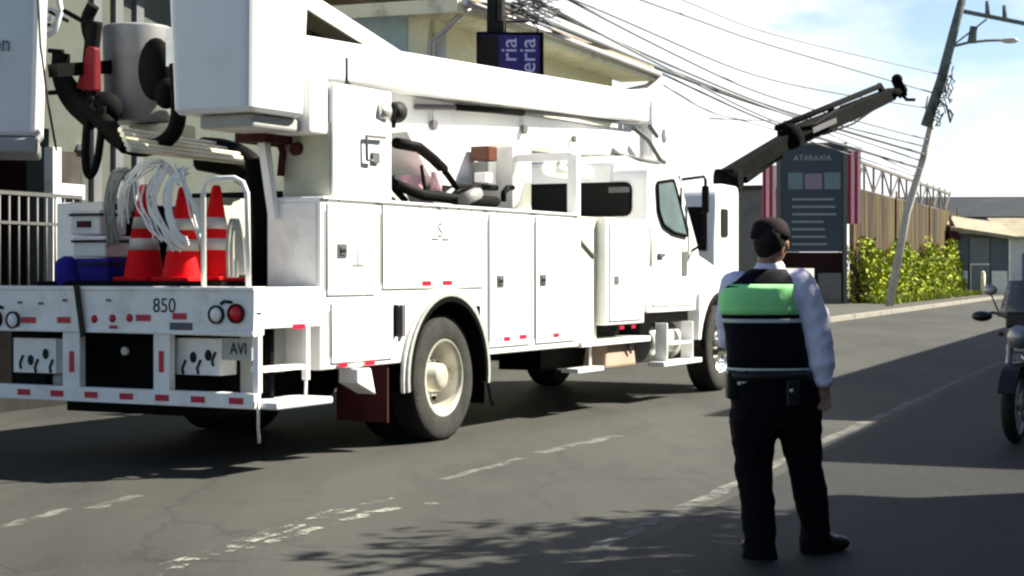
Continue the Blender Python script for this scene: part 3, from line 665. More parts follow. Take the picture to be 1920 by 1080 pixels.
gw = thing('grey_hall', (11.5, 82, 0), RD, 'plain grey hall seen between the crane truck and the slate sign', 'building')
b = MB(); b.box(-2, 6, -1, 14, -.1, 5.2); b.build('wall', 'wall_grey', gw)
b = MB(); b.box(-2.3, 6.3, -1.3, 14.3, 5.2, 5.4); b.build('roof', 'roof_grey', gw)

# right side of the street: buildings and tree that shade the road (just outside the frame)
def rblock(Y0, Y1, h, label, m, of=3.0):
    o = thing('terrace_building', (of + .4 * Y0, Y0, 0), RD, label, 'building'); L = (Y1 - Y0) / uy
    b = MB(); b.box(0, L, -8, 0, -.1, h); b.build('wall', m, o)
    b = MB(); b.box(-.1, L + .1, -8.1, .3, h, h + .2); b.build('roof', 'roof_tin', o)
    k = max(2, int(L / 4))
    for i in range(k):
        for z in (1.0, 4.4):
            x = L * (i + .5) / k; b = MB(); b.box(x - .7, x + .7, .0, .05, z, z + 1.4); w_ = b.build('window', 'trim_white', o)
            b = MB(); b.box(x - .62, x + .62, .055, .065, z + .08, z + 1.32); b.build('pane', 'window_dark', w_)
rblock(-10, 12.3, 5.6, 'grey rendered building across the street nearest the camera', 'wall_grey')
rblock(14.7, 18.6, 6.3, 'low grey building across the street just past the alley', 'wall_sage')
rblock(18.9, 52, 7.2, 'long cream terrace across the street farther on', 'wall_cream', 2.0)
def tree(loc, h, r, label):
    t = thing('street_tree', loc, 0, label, 'tree'); rn = random.Random(21)
    b = MB(); b.tube([(0, 0, -.1), (.1, 0, h * .35), (-.05, .1, h * .7), (0, 0, h)], [.2, .16, .1, .03], 10)
    for i in range(9):
        a = i * 2.4; b.tube([(0, 0, h * (.4 + .05 * i)), (r * .5 * math.cos(a), r * .5 * math.sin(a), h * (.6 + .04 * i)), (r * .9 * math.cos(a), r * .9 * math.sin(a), h * (.7 + .04 * i))], [.07, .045, .015], 6)
    b.build('trunk', 'bark', t)
    b = MB()
    for i in range(42):
        a = rn.uniform(0, 6.28); q_ = r * math.sqrt(rn.random()); leaves(b, (q_ * math.cos(a), q_ * math.sin(a), h * .82 + rn.uniform(-.12, .12) * h), (.6, .6, .4), 60, .10, rn)
    b.build('crown', ['leaf_green', 'leaf_olive', 'leaf_lime'], t)
tree((6.0, 10.2, .12), 5.7, 1.15, 'leafy street tree on the pavement across the street')
# ---------------- bucket truck: local +x forward, +y to its left, z up ----------------
PX, PY, SA, CA = -1.755, 11.7, 0.4586, 0.8886
TR = math.atan2(CA, SA)
def tp(px, py, c=0.0):
    k = (px - 960) / F; X0 = PX - CA * c; Y0 = PY + SA * c; s = (k * Y0 - X0) / (SA - k * CA); Y = Y0 + CA * s
    return Vector((s, c, CAMZ - (py - HZ) / F * Y))
def tr_(px, py, s=0.0):
    k = (px - 960) / F; c = (PX + SA * s - k * (PY + CA * s)) / (CA + k * SA); Y = PY + CA * s + SA * c
    return Vector((s, c, CAMZ - (py - HZ) / F * Y))
def TW(v): return Vector((PX + SA * v[0] - CA * v[1], PY + CA * v[0] + SA * v[1], v[2]))
truck = thing('bucket_truck', (PX, PY, 0), TR, 'large white bucket truck with two lift buckets and folded boom, parked along the left kerb', 'truck')
WH = 'white_paint'
# chassis
b = MB(); b.box(.35, 9.9, .75, .90, .62, .92); b.box(.35, 9.9, 1.60, 1.75, .62, .92); b.box(.2, 7.0, .52, 1.98, .93, 1.22)
for s in (.6, 3.6, 5.0, 6.4, 8.4): b.box(s, s + .12, .9, 1.6, .65, .9)
b.cyl((2.587, .3, .52), (2.587, 2.2, .52), .09, n=12); b.ball((2.587, 1.25, .52), (.24, .2, .24)); b.cyl((9.30, .3, .5), (9.30, 2.2, .5), .06); b.cyl((2.6, 1.25, .55), (7.5, 1.25, .75), .05)
b.box(.3, 1.7, .55, 1.95, .35, .9); b.box(5.0, 6.9, .3, .75, .45, .95); b.box(.15, .78, 2.02, 2.36, .46, 1.22); b.box(.32, .36, .1, 2.5, .5, 1.2)  # last pair of boxes: black screens added for the shade under the rear deck
truck_ch = b.build('chassis', 'chassis_black', truck)
# side compartments with wheel arch
def side_poly():
    pts = [(.79, .677), (1.93, .677)]
    for i in range(17):
        a = math.pi - math.pi * i / 16; pts.append((2.587 + .66 * math.cos(a), .56 + .62 * math.sin(a) if True else 0))
    pts += [(3.25, .677), (5.22, .677), (5.22, 1.94), (.79, 1.94)]
    return [p for p in pts if p[1] >= .67 or True]
poly = [(.79, .677), (1.99, .677)] + [(2.64 + .66 * math.cos(a), .56 + .64 * math.sin(a)) for a in [math.pi * (1 - (i + 1) / 16) for i in range(15)] if .56 + .64 * math.sin(a) > .69] + [(3.29, .677), (5.22, .677), (5.22, 1.94), (.79, 1.94)]
b = MB(); b.prism(poly, 'y', 0, .47); b.build('utility_body', WH, truck, .012)
b = MB(); b.prism(poly, 'y', 2.03, 2.5); b.build('utility_body', WH, truck, .012)
b = MB(); b.box(.80, .803, .0, .01, 1, 1.01); 
b = MB(); b.box(.783, .788, .03, .45, 1.30, 1.90); b.build('rear_panel', 'tail_paint', truck, .004, label='grey end panel of the kerb-side compartment')
b = MB(); b.box(.0, 5.2, .471, 2.029, 1.235, 1.27); b.build('deck', 'grey_paint', truck)
b = MB(); b.box(1.9, 1.95, .475, 2.025, 1.271, 2.05); b.box(.85, 5.2, .472, .49, 1.271, 1.93); b.box(.85, 5.2, 2.01, 2.028, 1.271, 1.93); b.build('cargo_backdrop', 'chassis_black', truck)  # black sheets added as a dark backdrop inside the cargo bed
# doors with latches
def door(px0, px1, z0, z1, latch=None, lab=None):
    s0 = tp(px0, 500)[0]; s1 = tp(px1, 500)[0]; b = MB(); b.box(s0, s1, -.014, -.001, z0, z1); d = b.build('compartment_door', WH, truck, .006)
    if latch:
        v = tp(*latch); b = MB(); b.box(v[0] - .06, v[0] + .06, -.022, -.0145, v[2] - .05, v[2] + .05); b.box(v[0] - .035, v[0] + .035, -.03, -.0225, v[2] - .03, v[2] + .03); b.m = 1; b.box(v[0] - .03, v[0] + .03, -.034, -.0305, v[2] - .012, v[2] + .012)
        b.build('latch', ['grey_mark', 'black_mark'], d)
    b = MB(); b.cyl((s0 - .012, -.012, z0 + .05), (s0 - .012, -.012, z1 - .05), .006, n=6); b.build('hinge', 'grey_mark', d)
door(612, 703, 1.22, 1.9, (638, 470)); door(716, 905, 1.26, 1.9, None); door(916, 993, .74, 1.9, (935, 527)); door(1003, 1076, .74, 1.9, (1015, 525)); door(620, 735, .72, 1.17)
for px, py in [(612 + i * 22, 375) for i in range(5)] + [(716 + i * 24, 388 + i * .8) for i in range(15)]:
    v = tp(px, py); b = MB(); b.cyl((v.x, -.006, v.z), (v.x, .001, v.z), .008, n=8); b.build('rivet', 'grey_mark', truck)
b = MB(); b.box(.80, 5.2, -.02, .0, 1.925, 1.945); b.build('drip_rail', WH, truck, .004)
# side emblem and marks
text('emblem', 'S', .17, 'grey_mark', truck, frame(tp(822, 433) + Vector((0, -.016, 0)), (1, 0, 0), (0, 0, 1)), .001)
v = tp(822, 449); b = MB(); b.box(v[0] - .14, v[0] - .03, -.0165, -.0145, v[2] - .008, v[2] + .008); b.build('emblem_bar', 'grey_mark', truck); b = MB(); b.box(v[0] + .03, v[0] + .14, -.0165, -.0145, v[2] - .008, v[2] + .008); b.build('emblem_bar', 'grey_mark', truck); b = MB(); b.prism([(v[0] - .03, v[2] + .24), (v[0] + .03, v[2] + .24), (v[0], v[2] + .28)], 'y', -.0165, -.0145); b.build('emblem_peak', 'grey_mark', truck)
v = tp(668, 495); b = MB(); b.box(v[0] - .08, v[0] + .08, -.0165, -.0145, v[2] - .02, v[2]); b.box(v[0] - .01, v[0] + .01, -.0165, -.0145, v[2], v[2] + .1); b.build('maker_mark', 'faint_mark', truck)
def reflector(v, ds, dz, yo=-.018, m='red_reflector'):
    b = MB(); b.box(v[0] - ds, v[0] + ds, v[1] + yo, v[1] + yo + .003, v[2] - dz, v[2] + dz); return b.build('reflector', m, truck)
for px, py, hs in ((797, 531, .07), (836, 530, .08), (640, 684, .06), (690, 680, .07), (557, 612, .08), (948, 635, .06), (978, 631, .07), (1040, 628, .06), (1163, 614, .05), (1185, 612, .05)):
    v = tp(px, py); reflector(v, hs, .018, -.018 if px != 1163 else -.02)
# black vents beside arch
for px in (739, 752, 893):
    v = tp(px, 600); b = MB(); b.box(v[0] - .025, v[0] + .02, -.03, -.001, v[2] - .13, v[2] + .12); b.build('body_vent', 'grey_mark' if px == 752 else 'chassis_black', truck)
# wheel arch flare
def arc(r0, r1, y0, y1, m, nm, cz=.54, cs=2.64, a0=-8, a1=188):
    n = 24; vs = []
    for i in range(n + 1):
        a = R(a0 + (a1 - a0) * i / n); c, q = math.cos(a), math.sin(a)
        for r in (r0, r1):
            for y in (y0, y1): vs.append((cs + r * c, y, cz + r * q))
    b = MB(); b.smooth = False
    fs = [(4 * i + j, 4 * i + 4 + j, 4 * i + 4 + k, 4 * i + k) for i in range(n) for j, k in ((0, 1), (1, 3), (3, 2), (2, 0))] + [(0, 1, 3, 2), (4 * n, 4 * n + 2, 4 * n + 3, 4 * n + 1)]
    b.add(vs, fs); return b.build(nm, m, truck)
arc(.655, .69, -.05, .02, 'grey_paint', 'wheel_arch'); arc(.61, .653, -.05, .44, 'chassis_black', 'arch_liner')
arc(.69, .72, -.03, .0, 'tail_paint', 'wheel_arch_edge')
# wheels
def wheel(s, c, z, r, wid, dish, outer=True, par=None, front=False):
    e = bpy.data.objects.new('wheel', None); COL.objects.link(e); e.parent = truck; e.location = (s, c, z)
    b = MB(); q = wid / 2; ri = r * .60
    prof = [(ri, -q * .92), (ri + .02, -q), (r * .86, -q), (r * .95, -q * .93), (r, -q * .78)]
    for i in range(4):
        y = -q * .7 + i * q * .4; prof += [(r, y), (r - .012, y + .004), (r - .012, y + .02), (r, y + .024)]
    prof += [(r, q * .8), (r * .95, q * .95), (r * .86, q), (ri + .02, q), (ri, q * .92), (ri - .02, 0), (ri, -q * .92)]
    b.lathe2(prof, [0 if i < 3 else 1 for i in range(len(prof) - 1)], (0, 0, 0), 'y', 44); b.build('tyre', ['tyre', 'tyre_dark'], e)
    b = MB(); 
    if front: prof = [(ri + .015, -q * .94), (ri - .012, -q * .98), (ri - .025, -q * .6), (ri - .04, -q * .3), (r * .42, -q * .55), (r * .30, -q * .85), (r * .18, -q * .95), (r * .17, -q * 1.25), (.02, -q * 1.32), (0, -q * 1.32)]
    else: prof = [(ri + .015, -q * .94), (ri - .012, -q * .98), (ri - .028, -q * .6), (ri - .045, q * .55), (ri - .06, q * .7), (r * .36, q * .72), (r * .32, q * .4), (r * .24, q * .3), (r * .22, -q * .7), (.06, -q * .85), (0, -q * .85)]
    b.lathe(prof, (0, 0, 0), 'y', 40); b.build('rim', 'chrome' if front else 'rim_steel', e)
    b = MB(); yy = -q * .62 if front else q * .35
    for i in range(10):
        a = i * .6283; rr = r * (.34 if front else .29); b.cyl((rr * math.cos(a), yy + .03, rr * math.sin(a)), (rr * math.cos(a), yy - .05, rr * math.sin(a)), .016, n=6)
    b.build('lug_nut', 'aluminium', e)
    if not front:
        b = MB()
        for i in range(6):
            a = i * 1.047 + .3; rr = r * .48; b.cyl((rr * math.cos(a), q * .7, rr * math.sin(a)), (rr * math.cos(a), q * .6, rr * math.sin(a)), .045, n=10)
        b.build('hand_hole', 'chassis_black', e)
    return e
WS = 2.68
wheel(WS, .15, .52, .52, .24, .2); wheel(WS, .48, .52, .52, .24, .2); wheel(WS, 2.03, .52, .52, .24, .2); wheel(WS, 2.35, .52, .52, .24, .2)
wheel(9.30, .20, .50, .50, .28, .1, front=True); wheel(9.30, 2.30, .50, .50, .28, .1, front=True)
# mud flaps
b = MB(); b.box(1.77, 1.79, .03, .50, .22, .675); b.build('mud_flap', 'maroon_rubber', truck)
b = MB(); b.box(1.77, 1.79, 2.0, 2.47, .22, .675); b.build('mud_flap', 'maroon_rubber', truck)
b = MB(); b.tube([(3.36, .03, .68), (3.40, .03, .5), (3.48, .03, .3), (3.52, .03, .24)], .012, 5); b.box(3.37, 3.40, .03, .5, .26, .675); b.build('mud_flap', 'rubber', truck)
v = tp(683, 712, -.02); b = MB(); b.hexa([(v[0] - .14, -.05, .56), (v[0] + .12, -.05, .46), (v[0] + .12, .12, .46), (v[0] - .14, .12, .56)], [(v[0] - .14, -.05, .67), (v[0] + .05, -.05, .665), (v[0] + .05, .12, .665), (v[0] - .14, .12, .67)]); b.build('chock_holder', WH, truck, .01)
# ---- tail ----
b = MB(); b.box(-.02, .1, 0.0, 2.5, .955, 1.275); b.box(-.035, .12, -.005, 2.505, 1.262, 1.290); b.box(-.035, -.02, 0, 2.5, .955, .985); b.build('tailboard', 'tail_paint', truck, .006)
b = MB(); b.box(.1, .79, .0, .12, 1.0, 1.285); b.box(.1, .785, .12, .46, 1.23, 1.284); b.build('rear_corner_panel', WH, truck, .006)
b = MB(); b.box(.1, .79, 2.38, 2.5, 1.0, 1.285); b.box(.1, .785, 2.04, 2.38, 1.23, 1.284); b.build('rear_corner_panel', WH, truck, .006)
tb = frame
def rear_text(s, px, py, size, m, sx=1, nm='number'): return text(nm, s, size, m, truck, frame(tr_(px, py, -.022), (0, -1, 0), (0, 0, 1)), .0015, sx)
rear_text('850', 308, 574, .145, 'black_mark', .95)
def lamp(px, py, r, m, ring=None, depth=.03, nm='tail_lamp'):
    v = tr_(px, py, -.02); b = MB()
    if m: b.lathe([(0, -depth), (r * .6, -depth * .9), (r * .92, -depth * .5), (r, 0)], v, 'x', 24)
    if m: L = b.build(nm, m, truck)
    if ring:
        b = MB(); b.lathe([(r * .98, 0), (r * .98, -.022), (r * 1.18, -.022), (r * 1.18, 0)], v, 'x', 28); b.build('lamp_ring', ring, L if m else truck)
lamp(444, 588, .058, 'red_lamp', 'maroon_rubber'); lamp(407, 590, .055, 'tail_paint', 'black_mark', nm='reversing_lamp')
lamp(-8, 598, .058, 'red_lamp', 'maroon_rubber'); lamp(26, 600, .055, 'tail_paint', 'black_mark', nm='reversing_lamp')
b = MB(); b.tube([tr_(414, 570, -.03), tr_(420, 565, -.03), tr_(434, 567, -.03)], .012, 6); b.tube([tr_(5, 578, -.03), tr_(-2, 574, -.03), tr_(-16, 577, -.03)], .012, 6); b.build('lamp_cable', 'black_mark', truck)
for px, py, hw, hh in ((54, 600, 17, 6), (120, 600, 15, 6), (177, 598, 8, 8), (211, 597, 8, 8), (213, 615, 9, 5), (243, 596, 8, 8), (269, 596, 16, 6), (337, 593, 15, 6)):
    v = tr_(px, py, -.02); w2 = hw * v.z * 0 + hw * .0037 * 1.09; b = MB()
    if hw == 8: b.lathe([(0, -.014), (.02, -.014), (.03, -.004), (.03, 0)], v, 'x', 16)
    else: b.box(-.026, -.021, v.y - w2, v.y + w2, v.z - hh * .0037, v.z + hh * .0037)
    b.build('reflector', 'red_reflector', truck)
for px, py, hw, hh in ((340, 612, 24, 7),):
    v = tr_(px, py, -.02); b = MB(); b.box(-.03, -.021, v.y - hw * .004, v.y + hw * .004, v.z - hh * .0037, v.z + hh * .0037); b.build('small_plate', 'grey_mark', truck)
for px, py in ((38, 567), (77, 569), (122, 563), (204, 563), (486, 588)):
    v = tr_(px, py, -.02); b = MB(); b.box(-.03, -.021, v.y - .02, v.y + .02, v.z - .008, v.z + .008); b.build('clip', 'grey_mark', truck)
b = MB(); b.beam(tr_(143, 535, -.05), tr_(156, 632, -.05), .045, .012, (1, 0, 0)); b.build('tail_strap', 'black_mark', truck)
# lower bumper
b = MB(); b.box(-.02, .06, 0, 2.5, .452, .558)
v0 = [tr_(p, 690, 0)[1] for p in (120, 152, 290, 320)]
b.box(-.015, .05, v0[1], v0[0], .557, .955); b.box(-.015, .05, v0[3], v0[2], .557, .955); b.build('bumper', 'tail_paint', truck, .005)
for px in (45, 107, 171, 237, 304, 371, 443):
    v = tr_(px, 755, -.02); v.z = .505; b = MB(); b.box(-.025, -.0205, v.y - .06, v.y + .06, v.z - .022, v.z + .022); b.build('reflector', 'red_reflector', truck)
for px in (134, 302):
    v = tr_(px, 678, -.02); b = MB(); b.box(-.022, -.0155, v.y - .02, v.y + .02, v.z - .075, v.z + .075); b.build('reflector', 'red_reflector', truck)
def rbox(px0, px1, py0, py1, s, m, nm, th=.2, **k):
    a = tr_(px0, py1, s); c = tr_(px1, py0, s); b = MB(); b.box(s, s + th, c.y, a.y, a.z, c.z); return b.build(nm, m, truck, .006, **k)
for x0, x1, y0, y1 in ((25, 105, 635, 698), (330, 412, 635, 702)):
    d = rbox(x0, x1, y0, y1, .1, 'tail_paint', 'plate_panel')
    rn = random.Random(x0); b = MB()
    for i in range(5):
        px = x0 + 18 + i * 14; py = 672 + rn.uniform(-12, 4); v = tr_(px, py, .095)
        if i % 2: b.ball(v, (.006, .03, .04), 8, 6)
        else: b.tube([v, v + Vector((0, .03, -.06)), v + Vector((0, .02, -.1))], .01, 5)
    b.build('scratch_mark', 'black_mark', d)
d = rbox(415, 472, 635, 675, .09, 'grey_paint', 'license_plate', .02)
text('plate_number', 'AVI', .12, 'black_mark', truck, frame(tr_(447, 655, .085), (0, -1, 0), (0, 0, 1)), .001, .8)
rbox(320, 332, 635, 700, .1, 'grey_paint', 'plate_bracket'); rbox(106, 119, 635, 700, .1, 'grey_paint', 'plate_bracket')
b = MB(); v = tr_(112, 712, .3); b.ball(v, (.08, .09, .07)); b.taper(v + Vector((0, .15, -.1)), v + Vector((0, -.15, -.1)), .1, .05, .1, .09); b.cyl(tr_(150, 733, .3), tr_(190, 733, .3), .03); b.build('tow_hook', WH, truck)
b = MB(); v = tr_(236, 658, .3); b.cyl(v + Vector((-.02, 0, 0)), v + Vector((.1, 0, 0)), .03); b.build('hitch_pin', WH, truck)
# access steps at rear corner
b = MB(); b.box(.03, .075, 0.0, .045, .56, .999); b.box(.60, .645, -.01, .03, .62, .999); b.box(.08, .60, -.005, .1, .70, .735); b.tube([(.62, .01, .62), (.62, .01, .5)], .012, 6); b.build('ladder', WH, truck)
b = MB(); b.box(.02, .72, -.16, .18, .45, .50); b.build('step', 'white_plastic', truck, .012)
b = MB(); b.box(.3, .42, .2, .35, .5, .95); b.box(.45, .78, .30, .36, .66, .99); b.build('step_bracket', 'grey_paint', truck)
b = MB(); b.tube([(0, -.02, .52), (-.01, -.03, .42), (.0, -.02, .33), (.01, -.02, .22)], .012, 6); b.build('chain', 'aluminium', truck)
# hand rail hoop
pts = [tr_(382, 540, .05), tr_(381, 360, .05), tr_(390, 341, .05), tr_(405, 335, .05), tr_(440, 334, .05), tr_(455, 342, .05), tr_(463, 362, .05), tr_(466, 540, .05)]
b = MB(); b.tube([tuple(p) for p in pts], .019, 10); b.build('grab_rail', 'wire_white', truck)
b = MB(); b.taper(tr_(514, 412, .72), tr_(494, 262, .72), .06, .06, .075, .06); b.build('rest_post', WH, truck)
# tower on kerb-side compartment
b = MB(); b.box(.96, 1.79, .0, .45, 1.941, 2.79); b.build('tower_cabinet', WH, truck, .015)
b = MB(); b.box(.945, .959, .02, .43, 1.96, 2.5); b.build('tower_rear_shade', 'olive_grey', truck, .006, label='shaded rear face of the tower cabinet, coloured olive-grey')  # added sheet; shade of the white cabinet's rear face put into its colour
b = MB(); b.tube([tp(722, 258, -.03), tp(687, 255, -.03), tp(688, 300, -.03), tp(700, 302, -.03)], .014, 6); b.build('grab_handle', 'grey_mark', truck)
v = tp(704, 296, -.01); b = MB(); b.box(v[0] - .05, v[0] + .05, -.02, -.001, v[2] - .04, v[2] + .04); b.build('tower_latch', 'grey_mark', truck)
for px, m_, r in ((738, 'black_mark', .085), (712, 'aluminium', .07)):
    v = tp(px, 209, .02); b = MB(); b.cyl(v + Vector((-.06, 0, 0)), v + Vector((.07, 0, 0)), r * .8, r, 18); b.cyl(v + Vector((0, 0, -.13)), v, .02, n=8); wl = b.build('work_lamp', m_, truck)
# lower boom, upper boom, elbow
b = MB(); b.taper((2.6, 1.30, 2.83), (9.8, 1.30, 2.92), .34, .36, .30, .34); lbm = b.build('lower_boom', WH, truck, .03)
b = MB(); b.taper((.9, .98, 3.10), (9.9, 1.22, 3.38), .34, .34, .30, .38); ubm = b.build('upper_boom', WH, truck, .05, segs=4)
b = MB(); b.tube([tp(780, 200, 1.1), tp(900, 203, 1.1), tp(1050, 215, 1.1), tp(1195, 232, 1.1)], .03, 6); b.build('hydraulic_line', 'grey_mark', lbm)
b = MB(); b.tube([tp(855, 201, 1.08), tp(930, 207, 1.08), tp(980, 212, 1.08)], .035, 6); b.build('hydraulic_line', 'chassis_black', lbm)
for px, py, r in ((810, 235, .05), (980, 243, .05), (1073, 261, .04), (850, 292, .06)):
    v = tp(px, py, 1.12); b = MB(); b.cyl(v, v + Vector((0, -.04, 0)), r, n=12); b.build('boom_pin', 'grey_mark', lbm)
b = MB(); b.prism(rounded([(9.5, 2.74), (9.95, 2.74), (10.2, 3.0), (10.2, 3.35), (9.95, 3.5), (9.5, 3.5)], .12), 'y', 1.02, 1.42); el = b.build('elbow', WH, truck, .03)
b = MB(); b.cyl((9.9, .98, 3.1), (9.9, 1.46, 3.1), .09, n=20); b.build('elbow_pin', 'white_plastic', el)
b = MB(); b.tube([tp(1188, 240, .95), tp(1215, 262, .95), tp(1238, 300, .95), tp(1246, 304, .95)], .03, 6); b.tube([tp(1150, 288, .95), tp(1235, 306, .95)], .025, 6); b.tube([tp(1218, 236, .95), tp(1232, 256, .95)], .03, 6); b.build('elbow_hose', 'grey_mark', el)
b = MB(); b.tube([tp(812, 204, .95), tp(812, 250, .95)], .006, 4); b.build('antenna', 'grey_mark', lbm)
v = tp(776, 140, .95); v2 = v.copy(); text('unit_number', 'PM21', .2, 'faint_mark', ubm, frame((v[0], .945, v[2]), (1, .015, 0), (0, 0, 1)), .002, .9)
b = MB(); b.tube([tp(595, 161, .6), tp(625, 163, .5), tp(650, 160, .42), tp(650, 108, .42)], .014, 6); b.ball(tp(652, 160, .42), .035, 8, 6); b.build('antenna_mount', 'black_mark', truck)
# turret and pedestal
b = MB(); b.prism(rounded([(4.1, 2.2), (5.05, 2.2), (5.2, 2.66), (3.6, 2.66)], .05), 'y', .95, 1.65); b.build('turret', WH, truck, .02)
b = MB(); b.cyl((4.6, 1.3, 1.27), (4.6, 1.3, 2.2), .42, .36, 28); b.build('pedestal', 'grey_paint', truck)
b = MB(); b.ball((3.4, 1.3, 1.95), (.42, .45, .36), 20, 12); b.cyl((3.4, 1.3, 1.27), (3.4, 1.3, 1.95), .40, n=24); b.build('reel_cover', 'grey_paint', truck)
b = MB(); b.tube([tp(742, 268, .8), tp(785, 276, .8), tp(812, 298, .8), tp(832, 318, .8)], .05, 8); b.tube([tp(832, 318, .8), tp(855, 350, .8), tp(900, 352, .8)], .03, 8); b.tube([tp(845, 372, .8), tp(860, 356, .8), tp(890, 350, .8), tp(930, 352, .8)], .03, 8)
b.tube([tp(735, 330, .8), tp(740, 355, .8), tp(760, 376, .8)], .03, 8); b.tube([tp(738, 345, .7), tp(790, 365, .7), tp(860, 374, .7), tp(930, 378, .7)], .05, 8); b.tube([tp(790, 310, .7), tp(795, 345, .7), tp(800, 374, .7)], .018, 6)
b.build('hose', 'chassis_black', truck)
b = MB(); b.cyl(tp(818, 322, .75), tp(818, 362, .75), .05, n=12); b.cyl(tp(775, 330, 1.0), tp(775, 368, 1.0), .12, n=14); b.build('filter_can', 'pink_stripe', truck)
b = MB(); b.cyl(tp(868, 376, .6), tp(895, 362, .6), .06, n=14); b.build('winch', 'jib_grey', truck)
v = tp(908, 288, .8); b = MB(); b.box(v[0] - .06, v[0] + .12, .72, .92, v[2] - .07, v[2] + .07); b.build('marker_lamp', 'orange_lamp', truck, .01)
b = MB(); b.box(v[0] - .05, v[0] + .11, .73, .91, v[2] - .3, v[2] - .08); b.build('valve_box', 'jib_grey', truck, .01)
v = tp(903, 334, .6); b = MB(); b.box(v[0] - .07, v[0] + .07, .52, .64, v[2] - .04, v[2] + .05); b.build('junction_box', WH, truck, .01)
v = tp(950, 335, .9); b = MB(); b.box(v[0] - .25, v[0] + .15, .7, 1.15, 1.9, 2.62); b.build('boom_rest', 'tail_paint', truck, .01)
b = MB(); b.tube([tp(944, 378, .65), tp(944, 362, .65), tp(952, 352, .65), tp(962, 352, .65)], .03, 6); b.build('hose', 'chassis_black', truck)
# bulkhead post and brace
b = MB(); b.box(5.23, 5.33, .03, .13, .7, 2.52); b.beam((5.28, .15, 2.42), (5.9, .5, 2.56), .04, .04); b.beam((5.28, .08, 2.5), (5.28, 2.4, 2.5), .08, .08); b.box(5.23, 5.33, 2.37, 2.47, 1.9, 2.52); b.build('rack_post', WH, truck, .006)
b = MB(); b.cyl((5.6, .5, 2.42), (6.6, .55, 2.42), .08, n=14); b.build('tool_tube', WH, truck)
# recess and cross box behind the cab
b = MB(); b.box(5.34, 5.85, .10, 2.4, .72, 1.93); b.build('recess_panel', 'cream_paint', truck, .01, label='cream recessed panel between body and cab')
b = MB(); b.box(5.86, 6.85, .01, 2.49, .86, 1.93); b.build('cross_box', WH, truck, .012)
b = MB(); b.box(5.95, 6.75, -.004, .009, .9, 1.88); d = b.build('compartment_door', WH, truck, .005)
v = tp(1155, 525); b = MB(); b.box(v[0] - .05, v[0] + .05, -.012, -.0045, v[2] - .04, v[2] + .04); b.build('latch', 'grey_mark', d)
v = tp(1100, 447, .1); b = MB(); b.beam((5.4, .09, v[2]), (5.78, .09, v[2] - .18), .02, .02); b.build('grab_handle', 'grey_mark', truck)
b = MB(); b.box(5.3, 7.0, .0, .3, .665, .72); b.build('body_sill', WH, truck, .005)
# outrigger
b = MB(); b.cyl((5.7, .1, .66), (5.7, .1, .46), .014, n=8); b.box(5.25, 5.85, .02, .2, .42, .46); b.build('hanging_step', WH, truck)
b = MB(); b.hexa([(5.95, .05, .42), (6.75, .05, .42), (6.75, .6, .42), (5.95, .6, .42)], [(6.05, .08, .68), (6.75, .08, .66), (6.75, .55, .66), (6.05, .55, .68)]); b.build('battery_box', 'cardboard', truck, .03)
b = MB(); b.beam(tp(1175, 640, .04), tp(1183, 662, .04), .02, .02); b.build('box_strap', 'black_mark', truck)
# ---- cab ----
cp = rounded([(7.18, .95), (7.18, 2.54), (8.02, 2.55), (8.72, 1.62), (8.72, .95)], [.02, .22, .25, .1, .02], 7)
b = MB(); b.prism(cp, 'y', .12, 2.38); cab = b.build('cab', WH, truck, .07, segs=4)
b = MB(); b.prism([(7.15, 2.3), (7.22, 2.58), (7.6, 2.66), (8.05, 2.6)], 'y', .5, 2.0); b.build('roof_fairing', WH, cab, .05)
# rear window
a0 = tr_(975, 405, 7.15); a1 = tr_(1180, 344, 7.15)
rw = rounded([(a0.y, a0.z), (a1.y, a0.z), (a1.y, a1.z), (a0.y, a1.z)], .09)
b = MB(); b.prism(rw, 'x', 7.155, 7.175); rwn = b.build('rear_window', 'glass_dark', cab)
rw2 = rounded([(a0.y + .02, a0.z - .02), (a1.y - .02, a0.z - .02), (a1.y - .02, a1.z + .02), (a0.y + .02, a1.z + .02)], .1)
b = MB(); b.prism(rw2, 'x', 7.162, 7.178); b.build('window_seal', 'rubber', rwn)
v = tr_(1158, 356, 7.15); b = MB(); b.box(7.14, 7.154, v.y - .14, v.y + .1, v.z - .03, v.z + .03); b.build('sticker', 'grey_mark', cab)
# door
dp = [(7.32, 1.02), (7.32, 2.42), (7.98, 2.43), (8.50, 1.70), (8.50, 1.02)]
b = MB(); b.prism(rounded(dp, [.05, .1, .12, .05, .05]), 'y', .108, .121); dr = b.build('cab_door', WH, cab, .004)
wp = [tp(1231, 342, .1), tp(1262, 337, .1), tp(1289, 443, .1), tp(1262, 436, .1), tp(1243, 422, .1), tp(1234, 395, .1)]
b = MB(); b.prism(rounded([(p.x, p.z) for p in wp], .05), 'y', .09, .107); dw = b.build('side_window', 'glass_blue', dr)
b = MB(); P_ = rounded([(p.x, p.z) for p in wp], .05); b.tube([(x, .092, z) for x, z in P_], .018, 6, closed=True); b.build('window_seal', 'rubber', dw)
b = MB(); b.box(8.1, 8.13, .095, .107, 1.85, 2.33); b.build('window_divider', 'rubber', dw)
b = MB(); b.box(7.45, 7.6, .08, .107, 1.55, 1.59); b.box(8.15, 8.3, .10, .107, 1.35, 1.62); b.build('door_handle', 'grey_mark', dr)
b = MB(); b.tube([tp(1218, 396, .05), tp(1219, 470, .05), tp(1219, 500, .05)], .014, 6); b.build('grab_handle', 'aluminium', cab)
# windscreen
b = MB(); b.add([(8.07, .35, 2.47), (8.07, 2.15, 2.47), (8.66, 2.2, 1.72), (8.66, .3, 1.72)], [(0, 1, 2, 3)]); o = b.build('windscreen', 'glass_dark', cab); o.location = (.035, 0, .028)
